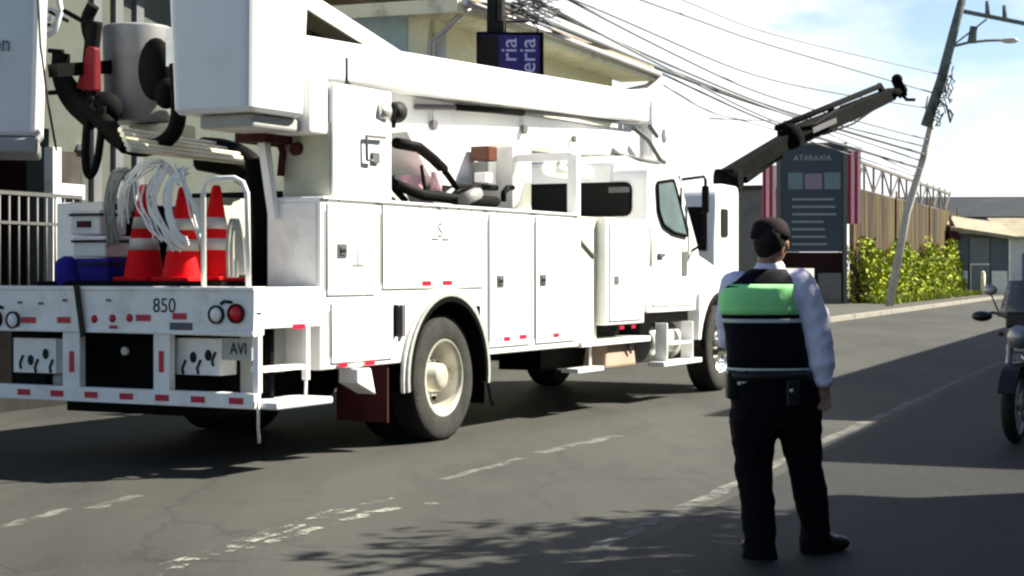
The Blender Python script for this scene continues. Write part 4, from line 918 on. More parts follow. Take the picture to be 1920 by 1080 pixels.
# hood
hp = rounded([(8.60, .95), (8.60, 1.68), (9.5, 1.62), (10.25, 1.44), (10.4, 1.2), (10.4, .75), (9.9, .75)], [.01, .05, .3, .15, .1, .05, .05], 6)
b = MB(); b.prism(hp, 'y', .48, 2.02); hood = b.build('hood', WH, truck, .09, segs=4)
b = MB(); b.box(10.401, 10.42, .75, 1.75, .8, 1.3)
b.build('grille', 'chrome', hood)
for c in (.3, 2.0):
    fp = [(8.72, .62), (8.77, .95)] + [(9.30 + .60 * math.cos(R(a)), .52 + .60 * math.sin(R(a))) for a in range(165, 15, -12)] + [(10.09, .6), (10.32, .6), (10.37, 1.1), (10.07, 1.36), (9.5, 1.46), (9.0, 1.42), (8.66, 1.15), (8.60, .62)]
    b = MB(); b.prism(fp, 'y', .08 if c < 1 else 1.9, .6 if c < 1 else 2.42); fe = b.build('fender', WH, hood, .05, segs=3)
    b = MB(); vv = []
    for a in range(0, 181, 10): vv.append((9.30 + .59 * math.cos(R(a)), .07 if c < 1 else 2.43, .52 + .61 * math.sin(R(a))))
    b.tube(vv, .03, 6); b.build('fender_trim', 'rubber', fe)
    b = MB(); b.box(10.28, 10.40, .2 if c < 1 else 2.0, .5 if c < 1 else 2.3, .95, 1.15); b.build('headlight', 'chrome', fe)
b = MB(); b.box(10.2, 10.46, .1, 2.4, .42, .68); b.build('front_bumper', 'chrome', truck, .03)
b = MB(); b.box(9.9, 9.95, .0, .001, 1, 1.01)
# mirrors
for c, sg_ in ((.12, -1), (2.38, 1)):
    y1 = c + sg_ * .16; b = MB(); b.tube([(8.2, c, 2.42), (8.45, y1, 2.46), (8.5, y1, 2.42), (8.5, y1, 1.72), (8.45, c, 1.62)], .018, 6); mi = b.build('mirror', 'rubber', cab)
    b = MB(); b.box(8.44, 8.5, y1 - .05, y1 + .03, 2.05, 2.36); b.build('mirror_head', 'chassis_black', mi, .02)
v = tp(1310, 462, .15); b = MB(); b.box(8.5, 8.62, .13, .3, 1.60, 1.68); b.build('wiper_cowl', 'black_mark', cab)
# under cab
b = MB(); b.box(7.05, 8.42, .14, .9, .84, .95); b.box(7.0, 7.25, .12, .5, .68, .95); b.build('cab_underside', 'chassis_black', truck)
b = MB(); b.cyl((7.4, .38, .62), (8.3, .38, .62), .22, n=24); b.build('fuel_tank', 'aluminium', truck)
b = MB(); b.box(7.45, 7.48, .0, .14, .4, .84); b.box(8.2, 8.23, .0, .14, .4, .84); b.box(7.3, 8.42, -.03, .16, .38, .43); b.box(7.5, 8.2, .0, .15, .60, .63); b.build('cab_step', WH, truck, .005)
# ---- buckets ----
def loft(b, outlines):   # list of lists of points
    n = len(outlines[0]); vs = [p for o in outlines for p in o]
    fs = [(i * n + j, i * n + (j + 1) % n, (i + 1) * n + (j + 1) % n, (i + 1) * n + j) for i in range(len(outlines) - 1) for j in range(n)]
    fs.append(tuple(range(n))[::-1]); fs.append(tuple((len(outlines) - 1) * n + j for j in range(n))); b.add(vs, fs)
def rr(s0, s1, c0, c1, z, ins=0, rad=.07): return [(x, y, z) for x, y in rounded([(s0 + ins, c0 + ins), (s1 - ins, c0 + ins), (s1 - ins, c1 - ins), (s0 + ins, c1 - ins)], rad, 4)]
def bucket(s0, s1, c0, c1, z0, z1, loc=(0, 0, 0), rz=0, tp_=.02):
    b = MB(); 
    loft(b, [rr(s0, s1, c0, c1, z0 - .0, .05), rr(s0, s1, c0, c1, z0 + .03, tp_ + .01), rr(s0, s1, c0, c1, z1 - .08, .0), rr(s0, s1, c0, c1, z1 - .075, -.03), rr(s0, s1, c0, c1, z1, -.03), rr(s0, s1, c0, c1, z1 + .001, .04), rr(s0, s1, c0, c1, z0 + .06, .07)])
    o = b.build('bucket', 'bucket_fibreglass', truck); o.location = loc; o.rotation_euler = (0, 0, rz); return o
bk1 = bucket(-.06, .68, .0, .73, 2.50, 3.6)
b = MB(); b.box(.70, 1.5, .46, .9, 2.52, 2.95); b.box(.70, .945, .03, .45, 2.40, 2.9); b.build('bucket_pivot', WH, truck, .02)
v = tr_(84, 250, -.35)
bk2 = bucket(0, .8, -.0, 1.1, 2.36, 3.6, (v.x, v.y, 0), R(41)); bk2['label'] = 'left lift bucket turned square to the rear'
text('handwriting', 'on', .16, 'grey_mark', bk2, frame((-.003, .30, 3.0), (0, -1, 0), (0, 0, 1)), .002, .8)
b = MB(); b.tube([(-.01, .42, 2.88), (-.01, .38, 2.9), (-.01, .34, 2.88)], .006, 5); b.build('red_scribble', 'red_reflector', bk2)
b = MB(); b.tube([(-.02, .06, 3.6), (-.02, .03, 3.0), (-.02, -.02, 2.6), (-.02, -.08, 2.25)], .009, 5); b.build('tie_cord', 'black_mark', bk2)
b = MB(); b.box(.02, .95, .05, 1.05, 2.24, 2.35); b.build('bucket_mount', 'grey_paint', bk2, .02)
b = MB(); b.box(.1, .7, .1, .56, 2.40, 2.495); b.build('bucket_mount', 'grey_paint', bk1, .02)
# bits below bucket
b = MB(); b.box(.6, 1.3, .35, .62, 2.34, 2.5); b.cyl((.9, .3, 2.3), (1.2, .3, 2.35), .05); b.tube([tr_(530, 240, .9), tr_(522, 262, .9), tr_(530, 285, .9), tr_(526, 330, .9)], .03, 6); b.build('leveller_valve', 'maroon_rubber', truck)
# jib cylinder, hoses, covers between buckets
v = tr_(258, 100, 1.0); b = MB(); b.cyl((1.0, v.y, 2.56), (1.0, v.y, 3.32), .25, .27, 26); b.build('jib_cylinder', 'jib_grey', truck, .02)
v = tr_(285, 215, 1.0); b = MB(); b.box(.95, 1.3, v.y - .2, v.y + .2, 2.34, 2.55); b.build('jib_base', 'olive_grey', truck, .02)
b = MB(); b.beam((1.2, .9, 3.2), (1.2, 2.3, 3.2), .12, .16); b.beam((1.2, 1.9, 3.05), (.2, 2.0, 2.9), .1, .1); b.build('bucket_bracket', 'chassis_black', truck)
def rt(pts, s, r, n=8):
    P = [tr_(px, py, s) for px, py in pts]
    for _ in range(2):
        Q = [P[0]]
        for i in range(len(P) - 1): Q += [P[i] * .75 + P[i + 1] * .25, P[i] * .25 + P[i + 1] * .75]
        P = Q + [P[-1]]
    b.tube(P, r, n)
b = MB(); rt([(178, 40), (165, 150), (190, 240), (250, 285), (310, 270), (338, 230), (332, 120)], .55, .06, 10); rt([(120, 150), (150, 190), (195, 230), (240, 275)], .5, .07, 10)
rt([(170, 180), (160, 260), (160, 315), (168, 335), (182, 310), (190, 250), (192, 200)], .48, .03, 8)
rt([(175, 10), (160, 40), (175, 90), (172, 150)], .6, .05, 8); rt([(115, 100), (112, 140), (130, 190), (175, 230)], .52, .07, 10); b.build('hose', 'rubber', truck)
b = MB(); v = tr_(292, 130, .62); b.ball(v, (.1, .15, .24), 16, 10); b.ball(tr_(312, 175, .6), (.08, .1, .12)); b.ball(tr_(195, 205, .6), (.12, .16, .14)); b.build('control_cover', 'rubber', truck)
b = MB(); b.box(.52, .56, tr_(328, 0, .5).y, tr_(308, 0, .5).y, tr_(0, 145, .5).z, tr_(0, 78, .5).z); b.build('control_plate', 'tail_paint', truck)
b = MB(); v = tr_(172, 130, .5); b.taper(v + Vector((0, -.02, .17)), v + Vector((0, .03, -.16)), .08, .08, .1, .19, (0, 1, 0)); b.build('tool_holster', 'red_cloth', truck, .02)
b = MB(); b.tube([tr_(92, 95, .6), tr_(118, 97, .6)], .02, 6); b.tube([tr_(92, 174, .6), tr_(125, 172, .6)], .02, 6); b.tube([tr_(120, 20, .7), tr_(165, 45, .7)], .02, 6); b.build('bracket_arm', 'rubber', truck)
b = MB()
for i in range(5): b.cyl(tp(225 + i * 4, 243 + i * 9, 1.5 - i * .12), tp(440 + i * 4, 276 + i * 7, 1.5 - i * .12), .022, n=8)
b.build('insulated_pole', 'brass_bar', truck)
b = MB(); rt([(380, 282), (420, 285), (460, 300), (482, 330)], 1.6, .11, 12); rt([(375, 300), (430, 310), (470, 335)], 1.5, .09, 10); b.build('tarp_roll', 'chassis_black', truck)
b = MB(); rt([(480, 300), (492, 380), (496, 450), (480, 520)], 1.2, .09, 10); b.build('tarp_edge', 'rubber', truck)
b = MB(); b.cyl((1.5, tr_(215, 0, 1.3).y, 1.3), (1.5, tr_(215, 0, 1.3).y, 1.95), .17, .16, 20); b.ball((1.5, tr_(215, 0, 1.3).y, 1.95), (.16, .16, .08), 16, 6); b.build('water_drum', 'wire_grey', truck)
b = MB(); b.box(1.3, 1.7, tr_(428, 0, 1.4).y, tr_(372, 0, 1.4).y, 1.3, 1.98); b.build('tool_locker', 'olive_grey', truck, .02)
b = MB(); b.box(.03, .78, .50, 2.0, 1.271, 1.325); b.build('deck_mat', 'rubber', truck)

# ---- cargo on the deck: things of their own ----
def cone(px, py_b, s, h, lean, label):
    v = TW(tr_(px, py_b, s)); v.z = 1.326
    t = thing('traffic_cone', v, TR, label, 'traffic cone', 'traffic cones on the rear deck'); t.rotation_euler = (lean[0], lean[1], TR)
    b = MB(); b.prism(rounded([(-.17, -.17), (.17, -.17), (.17, .17), (-.17, .17)], .04), 'z', 0, .03); b.build('base', 'cone_red', t, .005)
    rad = lambda z: .155 * (1 - z / h) + .03 * z / h
    bands = [(.03, .32, 'cone_red'), (.32, .44, 'cone_white'), (.44, .54, 'cone_red'), (.54, .66, 'cone_white'), (.66, .995, 'cone_red')]
    prof = [(rad(h * a), h * a) for a in (.03, .2, .4, .6, .8, .98)] + [(rad(h) - .01, h), (0, h)]
    b = MB(); b.lathe(prof, (0, 0, 0), 'z', 28); b.build('body', 'cone_red', t)
    for a, c, m_ in bands:
        if m_ == 'cone_white': b = MB(); b.lathe([(rad(h * a) + .0005, h * a), (rad(h * a) + .003, h * a), (rad(h * c) + .003, h * c), (rad(h * c) + .0005, h * c)], (0, 0, 0), 'z', 28); b.build('reflective_band', 'cone_white', t)
cone(270, 522, .50, .72, (0, 0), 'leftmost red and white traffic cone on the truck deck')
cone(343, 522, .26, .68, (0, 0), 'middle red and white traffic cone under the white cable coil')
cone(402, 522, .48, .70, (0, R(2)), 'red and white traffic cone seen through the white grab rail')
def cable(name, arcs, r, m, label, cat='cable'):
    t = thing(name, TW((.3, 1.3, 1.33)), 0, label, cat); b = MB()
    for a in arcs:
        P = [TW(tr_(px, py, s)) - t.location for px, py, s in a]
        for _ in range(2):
            Q = [P[0]]
            for i in range(len(P) - 1): Q += [P[i] * .75 + P[i + 1] * .25, P[i] * .25 + P[i + 1] * .75]
            P = Q + [P[-1]]
        b.tube(P, r, 8)
    b.build('strands', m, t)
arcs = []
rn = random.Random(4)
def J(a): return a + rn.uniform(-11, 11)
for i in range(10): arcs.append([(J(232), J(418), .24), (J(230), J(362), .2), (J(252), J(322), .2), (J(284), J(304), .2), (J(312), J(310), .25), (J(330), J(340), .25)])
for i in range(9): arcs.append([(J(306), J(316), .18), (J(284), J(350), .13), (J(284), J(392), .12), (J(302), J(434), .12), (J(330), J(462), .14)])
for i in range(12): arcs.append([(J(345), J(322), .12), (J(318), J(342), .07), (J(312), J(388), .06), (J(324), J(428), .06), (J(346), J(456), .08)])
for i in range(7): arcs.append([(J(336), J(318), .1), (J(352), J(365), .04), (J(370), J(412), .04), (J(384), J(448), .06)])
for i in range(3): arcs.append([(J(262), J(335), .2), (J(264), J(375), .18), (J(280), J(420), .16), (J(296), J(446), .16)])
cable('cable_coil', arcs, .0075, 'wire_white', 'coil of white cable draped over the traffic cones')
arcs = []
for i in range(12): arcs.append([(J(212), J(452), .35), (J(205), J(385), .3), (J(212), J(335), .3), (J(232), J(318), .3), (J(246), J(350), .33), (J(240), J(400), .33)])
cable('dark_cable_coil', arcs, .010, 'wire_grey', 'grey cable coil left of the leftmost cone')
arcs = [[(428 + i * 8, 520, .3), (426 + i * 8, 450, .28), (434 + i * 6, 400, .28), (446 + i * 4, 440, .28), (452 + i * 3, 515, .3)] for i in range(3)]
cable('hose_bundle', arcs, .013, 'wire_grey', 'grey hose bundle standing behind the white grab rail')
def case(px0, px1, py0, py1, s, th, m, label, nm='equipment_case', lab=None):
    a = tr_(px0, py1, s); c = tr_(px1, py0, s); o = TW((s, c.y, a.z)); t = thing(nm, o, TR, label, 'case'); w_ = a.y - c.y; h = c.z - a.z
    b = MB(); b.box(0, th, 0, w_, 0, h - .0); b.build('shell', m, t, .015)
    b = MB(); b.box(-.012, th + .01, -.006, w_ + .006, h - .05, h - .03); b.build('lid_seam', 'black_mark', t)
    if lab: b = MB(); b.box(-.014, -.0125 + .01, w_ * .3, w_ * .75, h * .3, h * .55); b.build('sticker', 'maroon_rubber', t)
case(136, 203, 484, 530, .35, .35, 'blue_cloth', 'dark blue crate with white rim at the bottom of the case stack', 'crate')
case(136, 198, 442, 483, .35, .33, 'white_plastic', 'plain grey-white case in the middle of the stack')
case(132, 188, 392, 441, .36, .3, 'white_plastic', 'white case with a dark red sticker on top of the stack', lab=1)
bg_ = thing('blue_bag', TW(tr_(126, 535, .1)), TR, 'bright blue cloth bag slumped on the tailboard edge', 'bag'); bg_.location.z = 1.291
b = MB(); b.rings([((0, 0, 0), .07, .095), ((.0, 0, .06), .08, .105), ((.0, .01, .14), .075, .09), ((0, .0, .19), .065, .08), ((0, -.01, .215), .03, .04)], 20); o = b.build('sack', 'blue_cloth', bg_)
dm = o.modifiers.new('d', 'DISPLACE'); tx = bpy.data.textures.new('clouds', 'CLOUDS'); tx.noise_scale = .06; dm.texture = tx; dm.strength = .03
# ---------------- crane truck beyond ----------------
ct = thing('crane_truck', (3.2, 27, 0), RD, 'second white truck facing the camera ahead of the bucket truck, with raised black knuckle crane', 'truck')
cf = rounded([(0, .55), (0, 1.75), (.12, 2.62), (.4, 2.8), (1.55, 2.8), (1.55, .55)], [.05, .1, .2, .15, .15, .05], 6)
b = MB(); b.prism(cf, 'y', 0, 2.3); cc = b.build('cab', WH, ct, .08, segs=3)
b = MB(); b.add([(-.03, .12, 1.72), (-.03, 2.18, 1.72), (.1, 2.15, 2.42), (.1, .15, 2.42)], [(0, 1, 2, 3)]); o = b.build('windscreen', 'glass_dark', cc); o.location = (-.005, 0, 0)
sm = o.modifiers.new('s', 'SOLIDIFY'); sm.thickness = .01
b = MB(); b.prism(rounded([(.38, 1.95), (.78, 1.95), (.78, 2.4), (.38, 2.4)], .05), 'y', -.02, -.001); b.build('side_window', 'glass_dark', cc)
b = MB(); b.box(.95, 1.3, -.015, -.001, 1.9, 2.4); b.build('quarter_panel', 'tail_paint', cc)
b = MB(); b.tube([(.1, 2.3, 2.5), (-.17, 2.38, 2.45), (-.17, 2.38, 1.9), (0, 2.3, 1.8)], .02, 6); b.tube([(.1, .6, 2.8), (.1, .6, 2.9), (.1, 2.2, 2.9)], .02, 6); b.build('mirror_arm', 'rubber', cc)
b = MB(); b.box(-.2, -.14, 2.32, 2.45, 1.95, 2.35); b.build('mirror_head', 'chassis_black', cc, .02)
b = MB(); b.box(-.06, .0, .05, 2.25, .5, .8); b.build('bumper', 'tail_paint', ct)
b = MB(); b.box(.1, 7.5, .4, 1.9, .55, .8); b.box(.6, 2.0, .05, 2.2, .45, .6); b.build('chassis', 'chassis_black', ct)
b = MB(); b.box(3.4, 7.6, -.0, 2.3, .95, 1.05); b.box(3.4, 7.6, 0, .05, 1.05, 1.45); b.box(3.4, 7.6, 2.25, 2.3, 1.05, 1.45); b.build('flatbed', 'grey_paint', ct)
for s in (.75, 5.9):
    for y in (.15, 2.1):
        b = MB(); b.lathe([(.2, -.13), (.46, -.13), (.48, -.1), (.48, .1), (.46, .13), (.2, .13)], (s, y, .48), 'y', 28); wq = b.build('wheel', 'tyre_dark', ct); b = MB(); b.lathe([(0, -.08), (.12, -.1), (.24, -.06), (.28, -.12)], (s, y, .48), 'y', 20); b.build('rim', 'aluminium', wq)
b = MB(); CRP = 1
iw = Matrix.Translation((3.2, 27, 0)) @ Matrix.Rotation(RD, 4, 'Z'); iw.invert()
def cl(px, py, Y): return iw @ at(px, py, Y)
v = cl(1366, 338, 29.3)
b = MB(); b.cyl((v.x, v.y, .8), (v.x, v.y, v.z + .05), .19, .17, 18); b.box(v.x - .4, v.x + .4, .1, 2.2, .8, 1.1); b.build('crane_pedestal', 'crane_black', ct)
b = MB(); b.cyl((v.x, v.y - .22, v.z), (v.x, v.y + .22, v.z), .2, n=18); b.build('crane_joint', 'crane_black', ct)
b = MB(); b.taper(cl(1364, 334, 29.2), cl(1478, 262, 31), .26, .31, .24, .27); b.beam(cl(1395, 338, 29.4), cl(1462, 290, 30.9), .12, .12); b.ball(cl(1485, 256, 31), (.26, .2, .24)); b.build('crane_inner_arm', 'crane_black', ct, .02)
b = MB(); b.taper(cl(1470, 264, 31), cl(1590, 212, 34.2), .26, .36, .24, .30); b.taper(cl(1585, 214, 34.2), cl(1672, 176, 36.5), .24, .34, .2, .26); b.build('crane_outer_arm', 'crane_black', ct, .02)
b = MB(); b.cyl(cl(1457, 240, 31), cl(1648, 162, 35.8), .06, n=10); b.beam(cl(1648, 160, 35.8), cl(1662, 184, 36.2), .09, .12); b.beam(cl(1556, 200, 33.5), cl(1562, 218, 33.7), .1, .14); b.build('extension_cylinder', 'crane_black', ct)
b = MB(); b.taper(cl(1680, 148, 36.5), cl(1694, 182, 36.5), .16, .2, .14, .16); b.ball(cl(1682, 149, 36.5), .12, 10, 8); b.tube([cl(1692, 178, 36.5), cl(1700, 187, 36.5), cl(1716, 187, 36.5)], .04, 6); b.cyl(cl(1655, 182, 36.2), cl(1694, 168, 36.6), .11, n=10); b.build('crane_tip', 'crane_black', ct)
b = MB(); b.beam(cl(1512, 246, 31.8), cl(1556, 227, 33.0), .02, .10); o = b.build('arm_label', 'grey_mark', ct); o.location = (-.1, -.14, .0)
b = MB(); b.tube([cl(1660, 190, 36.2), cl(1600, 232, 34), cl(1545, 252, 33), cl(1500, 256, 31.5)], .02, 6); b.tube([cl(1490, 240, 31), cl(1530, 232, 32), cl(1570, 205, 33.4)], .03, 6); b.build('hose', 'rubber', ct)

# ---------------- motorcycle at the right edge ----------------
mo = thing('motorcycle', (4.76, 15.05, 0), R(-120), 'black motorcycle with pale windshield parked on the right shoulder', 'motorcycle')
def mwheel(x):
    b = MB(); b.lathe([(.235, -.05), (.27, -.055), (.295, -.035), (.305, 0), (.295, .035), (.27, .055), (.235, .05), (.235, -.05)], (x, 0, .305), 'y', 40); w_ = b.build('wheel', 'tyre_dark', mo)
    b = MB(); b.lathe([(.238, -.04), (.215, -.03), (.215, .03), (.238, .04)], (x, 0, .305), 'y', 32); b.lathe([(0, -.06), (.05, -.06), (.05, .06), (0, .06)], (x, 0, .305), 'y', 16)
    for i in range(6):
        a = i * 1.047; b.beam((x + .04 * math.cos(a), 0, .305 + .04 * math.sin(a)), (x + .22 * math.cos(a), 0, .305 + .22 * math.sin(a)), .03, .03, (0, 1, 0))
    b.build('rim', 'motor_silver', w_)
    b = MB(); b.lathe([(.09, .062), (.13, .062), (.13, .068), (.09, .068)], (x, 0, .305), 'y', 20); b.build('brake_disc', 'motor_silver', w_)
mwheel(0); mwheel(1.32)
b = MB()
for y in (-.09, .09): b.cyl((1.32, y, .31), (1.08, y * .9, .98), .022, .027, 12)
b.build('fork', 'motor_silver', mo)
b = MB(); vv = [(1.32 + .34 * math.cos(R(a)), 0, .305 + .34 * math.sin(R(a))) for a in range(20, 150, 12)]
for i in range(len(vv) - 1): b.beam(vv[i], vv[i + 1], .13, .02, (0, 0, 1))
b.build('front_fender', 'motor_black', mo)
b = MB(); b.rings([((.95, 0, .82), .02, .02, 0, Euler((0, R(90), 0))), ((.85, 0, .82), .12, .12, 0, Euler((0, R(90), 0))), ((.65, 0, .84), .14, .15, 0, Euler((0, R(90), 0))), ((.42, 0, .78), .07, .1, 0, Euler((0, R(90), 0)))], 18); b.build('fuel_tank', 'motor_black', mo)
b = MB(); b.prism(rounded([(.5, .74), (.5, .82), (0, .84), (-.3, .9), (-.3, .84), (0, .76)], .03), 'y', -.12, .12); b.build('seat', 'rubber', mo, .02)
b = MB(); b.box(.45, .85, -.13, .13, .3, .55); b.cyl((.62, 0, .5), (.78, 0, .72), .1, .09, 14); b.box(.3, .5, -.1, .1, .35, .6)
for i in range(5): b.cyl((.62 + i * .035, 0, .53 + i * .04), (.625 + i * .035, 0, .537 + i * .04), .13, n=16)
b.build('engine', 'motor_silver', mo)
b = MB(); b.tube([(1.05, 0, .95), (.7, 0, .72), (.3, 0, .7), (0, 0, .72)], .03, 8); b.tube([(1.03, 0, .9), (.85, 0, .5), (.75, 0, .28), (.4, 0, .28), (.25, 0, .45), (.3, 0, .7)], .025, 8); b.tube([(.3, .1, .42), (0, .1, .305)], .025, 8); b.tube([(.3, -.1, .42), (0, -.1, .305)], .025, 8); b.build('frame', 'motor_black', mo)
b = MB(); b.tube([(.8, -.13, .5), (.95, -.14, .4), (.8, -.16, .25), (.3, -.17, .28), (-.2, -.18, .36)], [.02, .02, .025, .045, .05], 10); b.build('exhaust', 'chrome', mo)
b = MB(); b.tube([(.9, .38, 1.04), (1.0, .25, 1.05), (1.06, .1, 1.0), (1.06, -.1, 1.0), (1.0, -.25, 1.05), (.9, -.38, 1.04)], .013, 8); hb = b.build('handlebar', 'motor_black', mo)
for y in (-1, 1):
    b = MB(); b.ball((.99, y * .36, 1.02), (.07, .09, .045), 12, 8); b.build('hand_guard', 'motor_black', hb)
    b = MB(); b.tube([(.98, y * .22, 1.05), (1.0, y * .28, 1.2)], .007, 6); mr = b.build('mirror', 'motor_black', hb)
    b = MB(); b.ball((.99, y * .29, 1.24), (.02, .06, .045), 12, 8); b.build('mirror_head', 'motor_silver', mr)
    b = MB(); b.ball((1.13, y * .17, .88), (.04, .03, .025), 10, 6); b.build('indicator', 'orange_lamp', mo)
b = MB(); b.ball((1.2, 0, .86), (.08, .1, .1), 16, 10); b.build('headlight', 'motor_silver', mo); b = MB(); b.box(1.05, 1.18, -.12, .12, .93, 1.06); b.build('instrument_panel', 'motor_black', mo, .02)
b = MB(); b.box(1.1, 1.16, -.12, .12, .72, .8); b.build('fork_cowl', 'motor_silver', mo, .02)
b = MB(); vs = []
for i in range(7):
    y = (i - 3) / 3
    for j in range(4): z = j / 3; vs.append((1.17 - .14 * z - .08 * y * y, y * (.2 - .05 * z), 1.02 + .3 * z))
b.smooth = True; b.add(vs, [(4 * i + j, 4 * i + 4 + j, 4 * i + 5 + j, 4 * i + 1 + j) for i in range(6) for j in range(3)]); o = b.build('windshield', 'windshield', mo); sm = o.modifiers.new('s', 'SOLIDIFY'); sm.thickness = .004
b = MB(); b.tube([(.4, .1, .3), (.38, .25, .05), (.38, .28, .01)], .012, 6); b.build('kick_stand', 'motor_black', mo)

# ---------------- officer ----------------
pe = thing('person', (1.36, 8.35, 0), 0, 'person seen from behind in dark cap, white shirt and green-backed navy vest', 'person')
Q = 8.35 / F
def pj(px, py, y=0.0): return Vector(((px - 960) * Q - 1.36, y, CAMZ - (py - HZ) * Q))
def limb(b, pts, n=16):   # pts (vec, r)
    P = [p for p, r in pts]; r = [q for p, q in pts]; b.tube(P, r, n)
    b.ball(P[0], r[0], n, 8); b.ball(P[-1], r[-1], n, 8)
def soft(o, vox, disp=0, ns=.1, it=4):
    m_ = o.modifiers.new('remesh', 'REMESH'); m_.mode = 'VOXEL'; m_.voxel_size = vox; m_.use_smooth_shade = True
    s_ = o.modifiers.new('smooth', 'SMOOTH'); s_.factor = .5; s_.iterations = it
    if disp:
        t_ = bpy.data.textures.new('folds', 'CLOUDS'); t_.noise_scale = ns; t_.noise_depth = 2; d = o.modifiers.new('folds', 'DISPLACE'); d.texture = t_; d.strength = disp; d.mid_level = .5
# joints
neck = pj(1440, 505, .0); hd = pj(1446, 455, .01)
shL = pj(1372, 540, .0); shR = pj(1505, 538, .0)
elR = pj(1532, 648, -.02); wrR = pj(1540, 712, -.04); haR = pj(1540, 745, -.05)
elL = pj(1372, 640, .10); wrL = pj(1400, 650, .26); haL = pj(1420, 652, .32)
hpL = pj(1415, 745, 0); knL = pj(1414, 870, .03); anL = pj(1424, 1015, -.03)
hpR = pj(1492, 745, .0); knR = pj(1512, 868, .05); anR = pj(1538, 1000, .12)
b = MB()
limb(b, [(pj(1438, 540), .1), (neck, .062), (pj(1444, 480, .005), .056)])
b.ball(hd, (.080, .098, .116), 20, 14); b.ball(hd + Vector((.008, .03, -.045)), (.058, .07, .07), 16, 10)
# face (turned away, to the right)
fd = Vector((.45, .89, 0)).normalized(); sd = Vector((.89, -.45, 0)).normalized(); up = Vector((0, 0, 1))
b.tube([hd + fd * .092 + up * .012, hd + fd * .115 - up * .022], [.010, .017], 8); b.ball(hd + fd * .112 - up * .024, .017, 8, 6)
b.ball(hd + fd * .088 - up * .055, (.026, .016, .010), 10, 6); b.ball(hd + fd * .07 - up * .092, (.026, .026, .022), 10, 6)
for s in (-1, 1):
    b.ball(hd + sd * .078 * s - up * .01, (.014, .024, .032), 10, 8); b.ball(hd + fd * .082 + sd * .032 * s + up * .022, (.02, .012, .008), 8, 6)
# torso, arms, legs
b.rings([(pj(1438, 745), .14, .10), (pj(1436, 700), .13, .09), (pj(1434, 620), .14, .095), (pj(1436, 560), .16, .1), (pj(1438, 530), .15, .08), (pj(1438, 515), .08, .06)], 20)
limb(b, [(shR, .05), (elR, .04), (wrR, .028)]); limb(b, [(shL, .05), (elL, .04), (wrL, .028)])
limb(b, [(hpL, .085), (knL, .055), (anL, .04)]); limb(b, [(hpR, .085), (knR, .055), (anR, .04)])
limb(b, [(anL, .03), (Vector((anL.x - .01, anL.y + .08, .05)), .025)]); limb(b, [(anR, .03), (Vector((anR.x + .06, anR.y + .03, .05)), .025)])
def hand(w_, h, side):
    d = (h - w_).normalized(); sdv = Vector((side, 0, 0)); sdv = (sdv - d * sdv.dot(d)).normalized(); nv = d.cross(sdv).normalized()
    b.rings([(w_, .026, .02, 0, d.to_track_quat('Z', 'Y').to_euler()), (w_ + d * .05, .036, .018, 0, d.to_track_quat('Z', 'Y').to_euler()), (w_ + d * .085, .036, .016, 0, d.to_track_quat('Z', 'Y').to_euler())], 12)
    ax = d.to_track_quat('Z', 'Y') @ Vector((1, 0, 0)); ay = d.to_track_quat('Z', 'Y') @ Vector((0, 1, 0))
    for i, (L, o_) in enumerate(((.066, -.028), (.075, -.0095), (.07, .0095), (.056, .028))):
        p0 = w_ + d * .08 + ax * o_; p1 = p0 + d * L * .5 + ay * .008; p2 = p1 + d * L * .3 + ay * .018; p3 = p2 + d * L * .15 + ay * .018
        b.tube([p0, p1, p2, p3], [.0095, .0088, .008, .0065], 8)
    p0 = w_ + d * .03 - ax * .028; b.tube([p0, p0 - ax * .022 + d * .03 + ay * .01, p0 - ax * .026 + d * .055 + ay * .02], [.012, .01, .008], 8)
hand(wrR, haR, 1); hand(wrL, haL, 1)
o = b.build('body', 'skin', pe); soft(o, .0055, it=2)
b = MB()
for s in (-1, 1): b.ball(hd + fd * .088 + sd * .031 * s + up * .012, .0105, 10, 8)
b.build('eyes', 'leather', pe)
# hair and cap
b = MB(); b.ball(hd + Vector((-.008, -.014, .012)), (.084, .094, .108), 22, 14); o = b.build('hair', 'hair', pe)
b = MB(); cc_ = hd + Vector((-.004, -.004, .04))
b.lathe([(0, .086), (.05, .08), (.082, .054), (.096, .012), (.098, -.02), (.09, -.022), (.0, -.022)], cc_, 'z', 26); cap = b.build('cap', 'cap_cloth', pe)
b = MB(); pts = []
for i in range(9):
    a = R(-60 + 15 * i); v = fd * math.cos(a) + sd * math.sin(a); pts.append((cc_ + v * .085 + up * -.012, cc_ + fd * .075 + v * (.075 if abs(i - 4) < 4 else .03) + up * -.026))
vs = [p for q in pts for p in q]; b.add(vs, [(2 * i, 2 * i + 1, 2 * i + 3, 2 * i + 2) for i in range(8)]); o = b.build('cap_peak', 'cap_cloth', cap); sm = o.modifiers.new('s', 'SOLIDIFY'); sm.thickness = .005
b = MB(); b.ball(cc_ + Vector((-.01, -.085, .0)), (.022, .008, .012), 10, 6); b.build('cap_strap', 'grey_mark', cap)
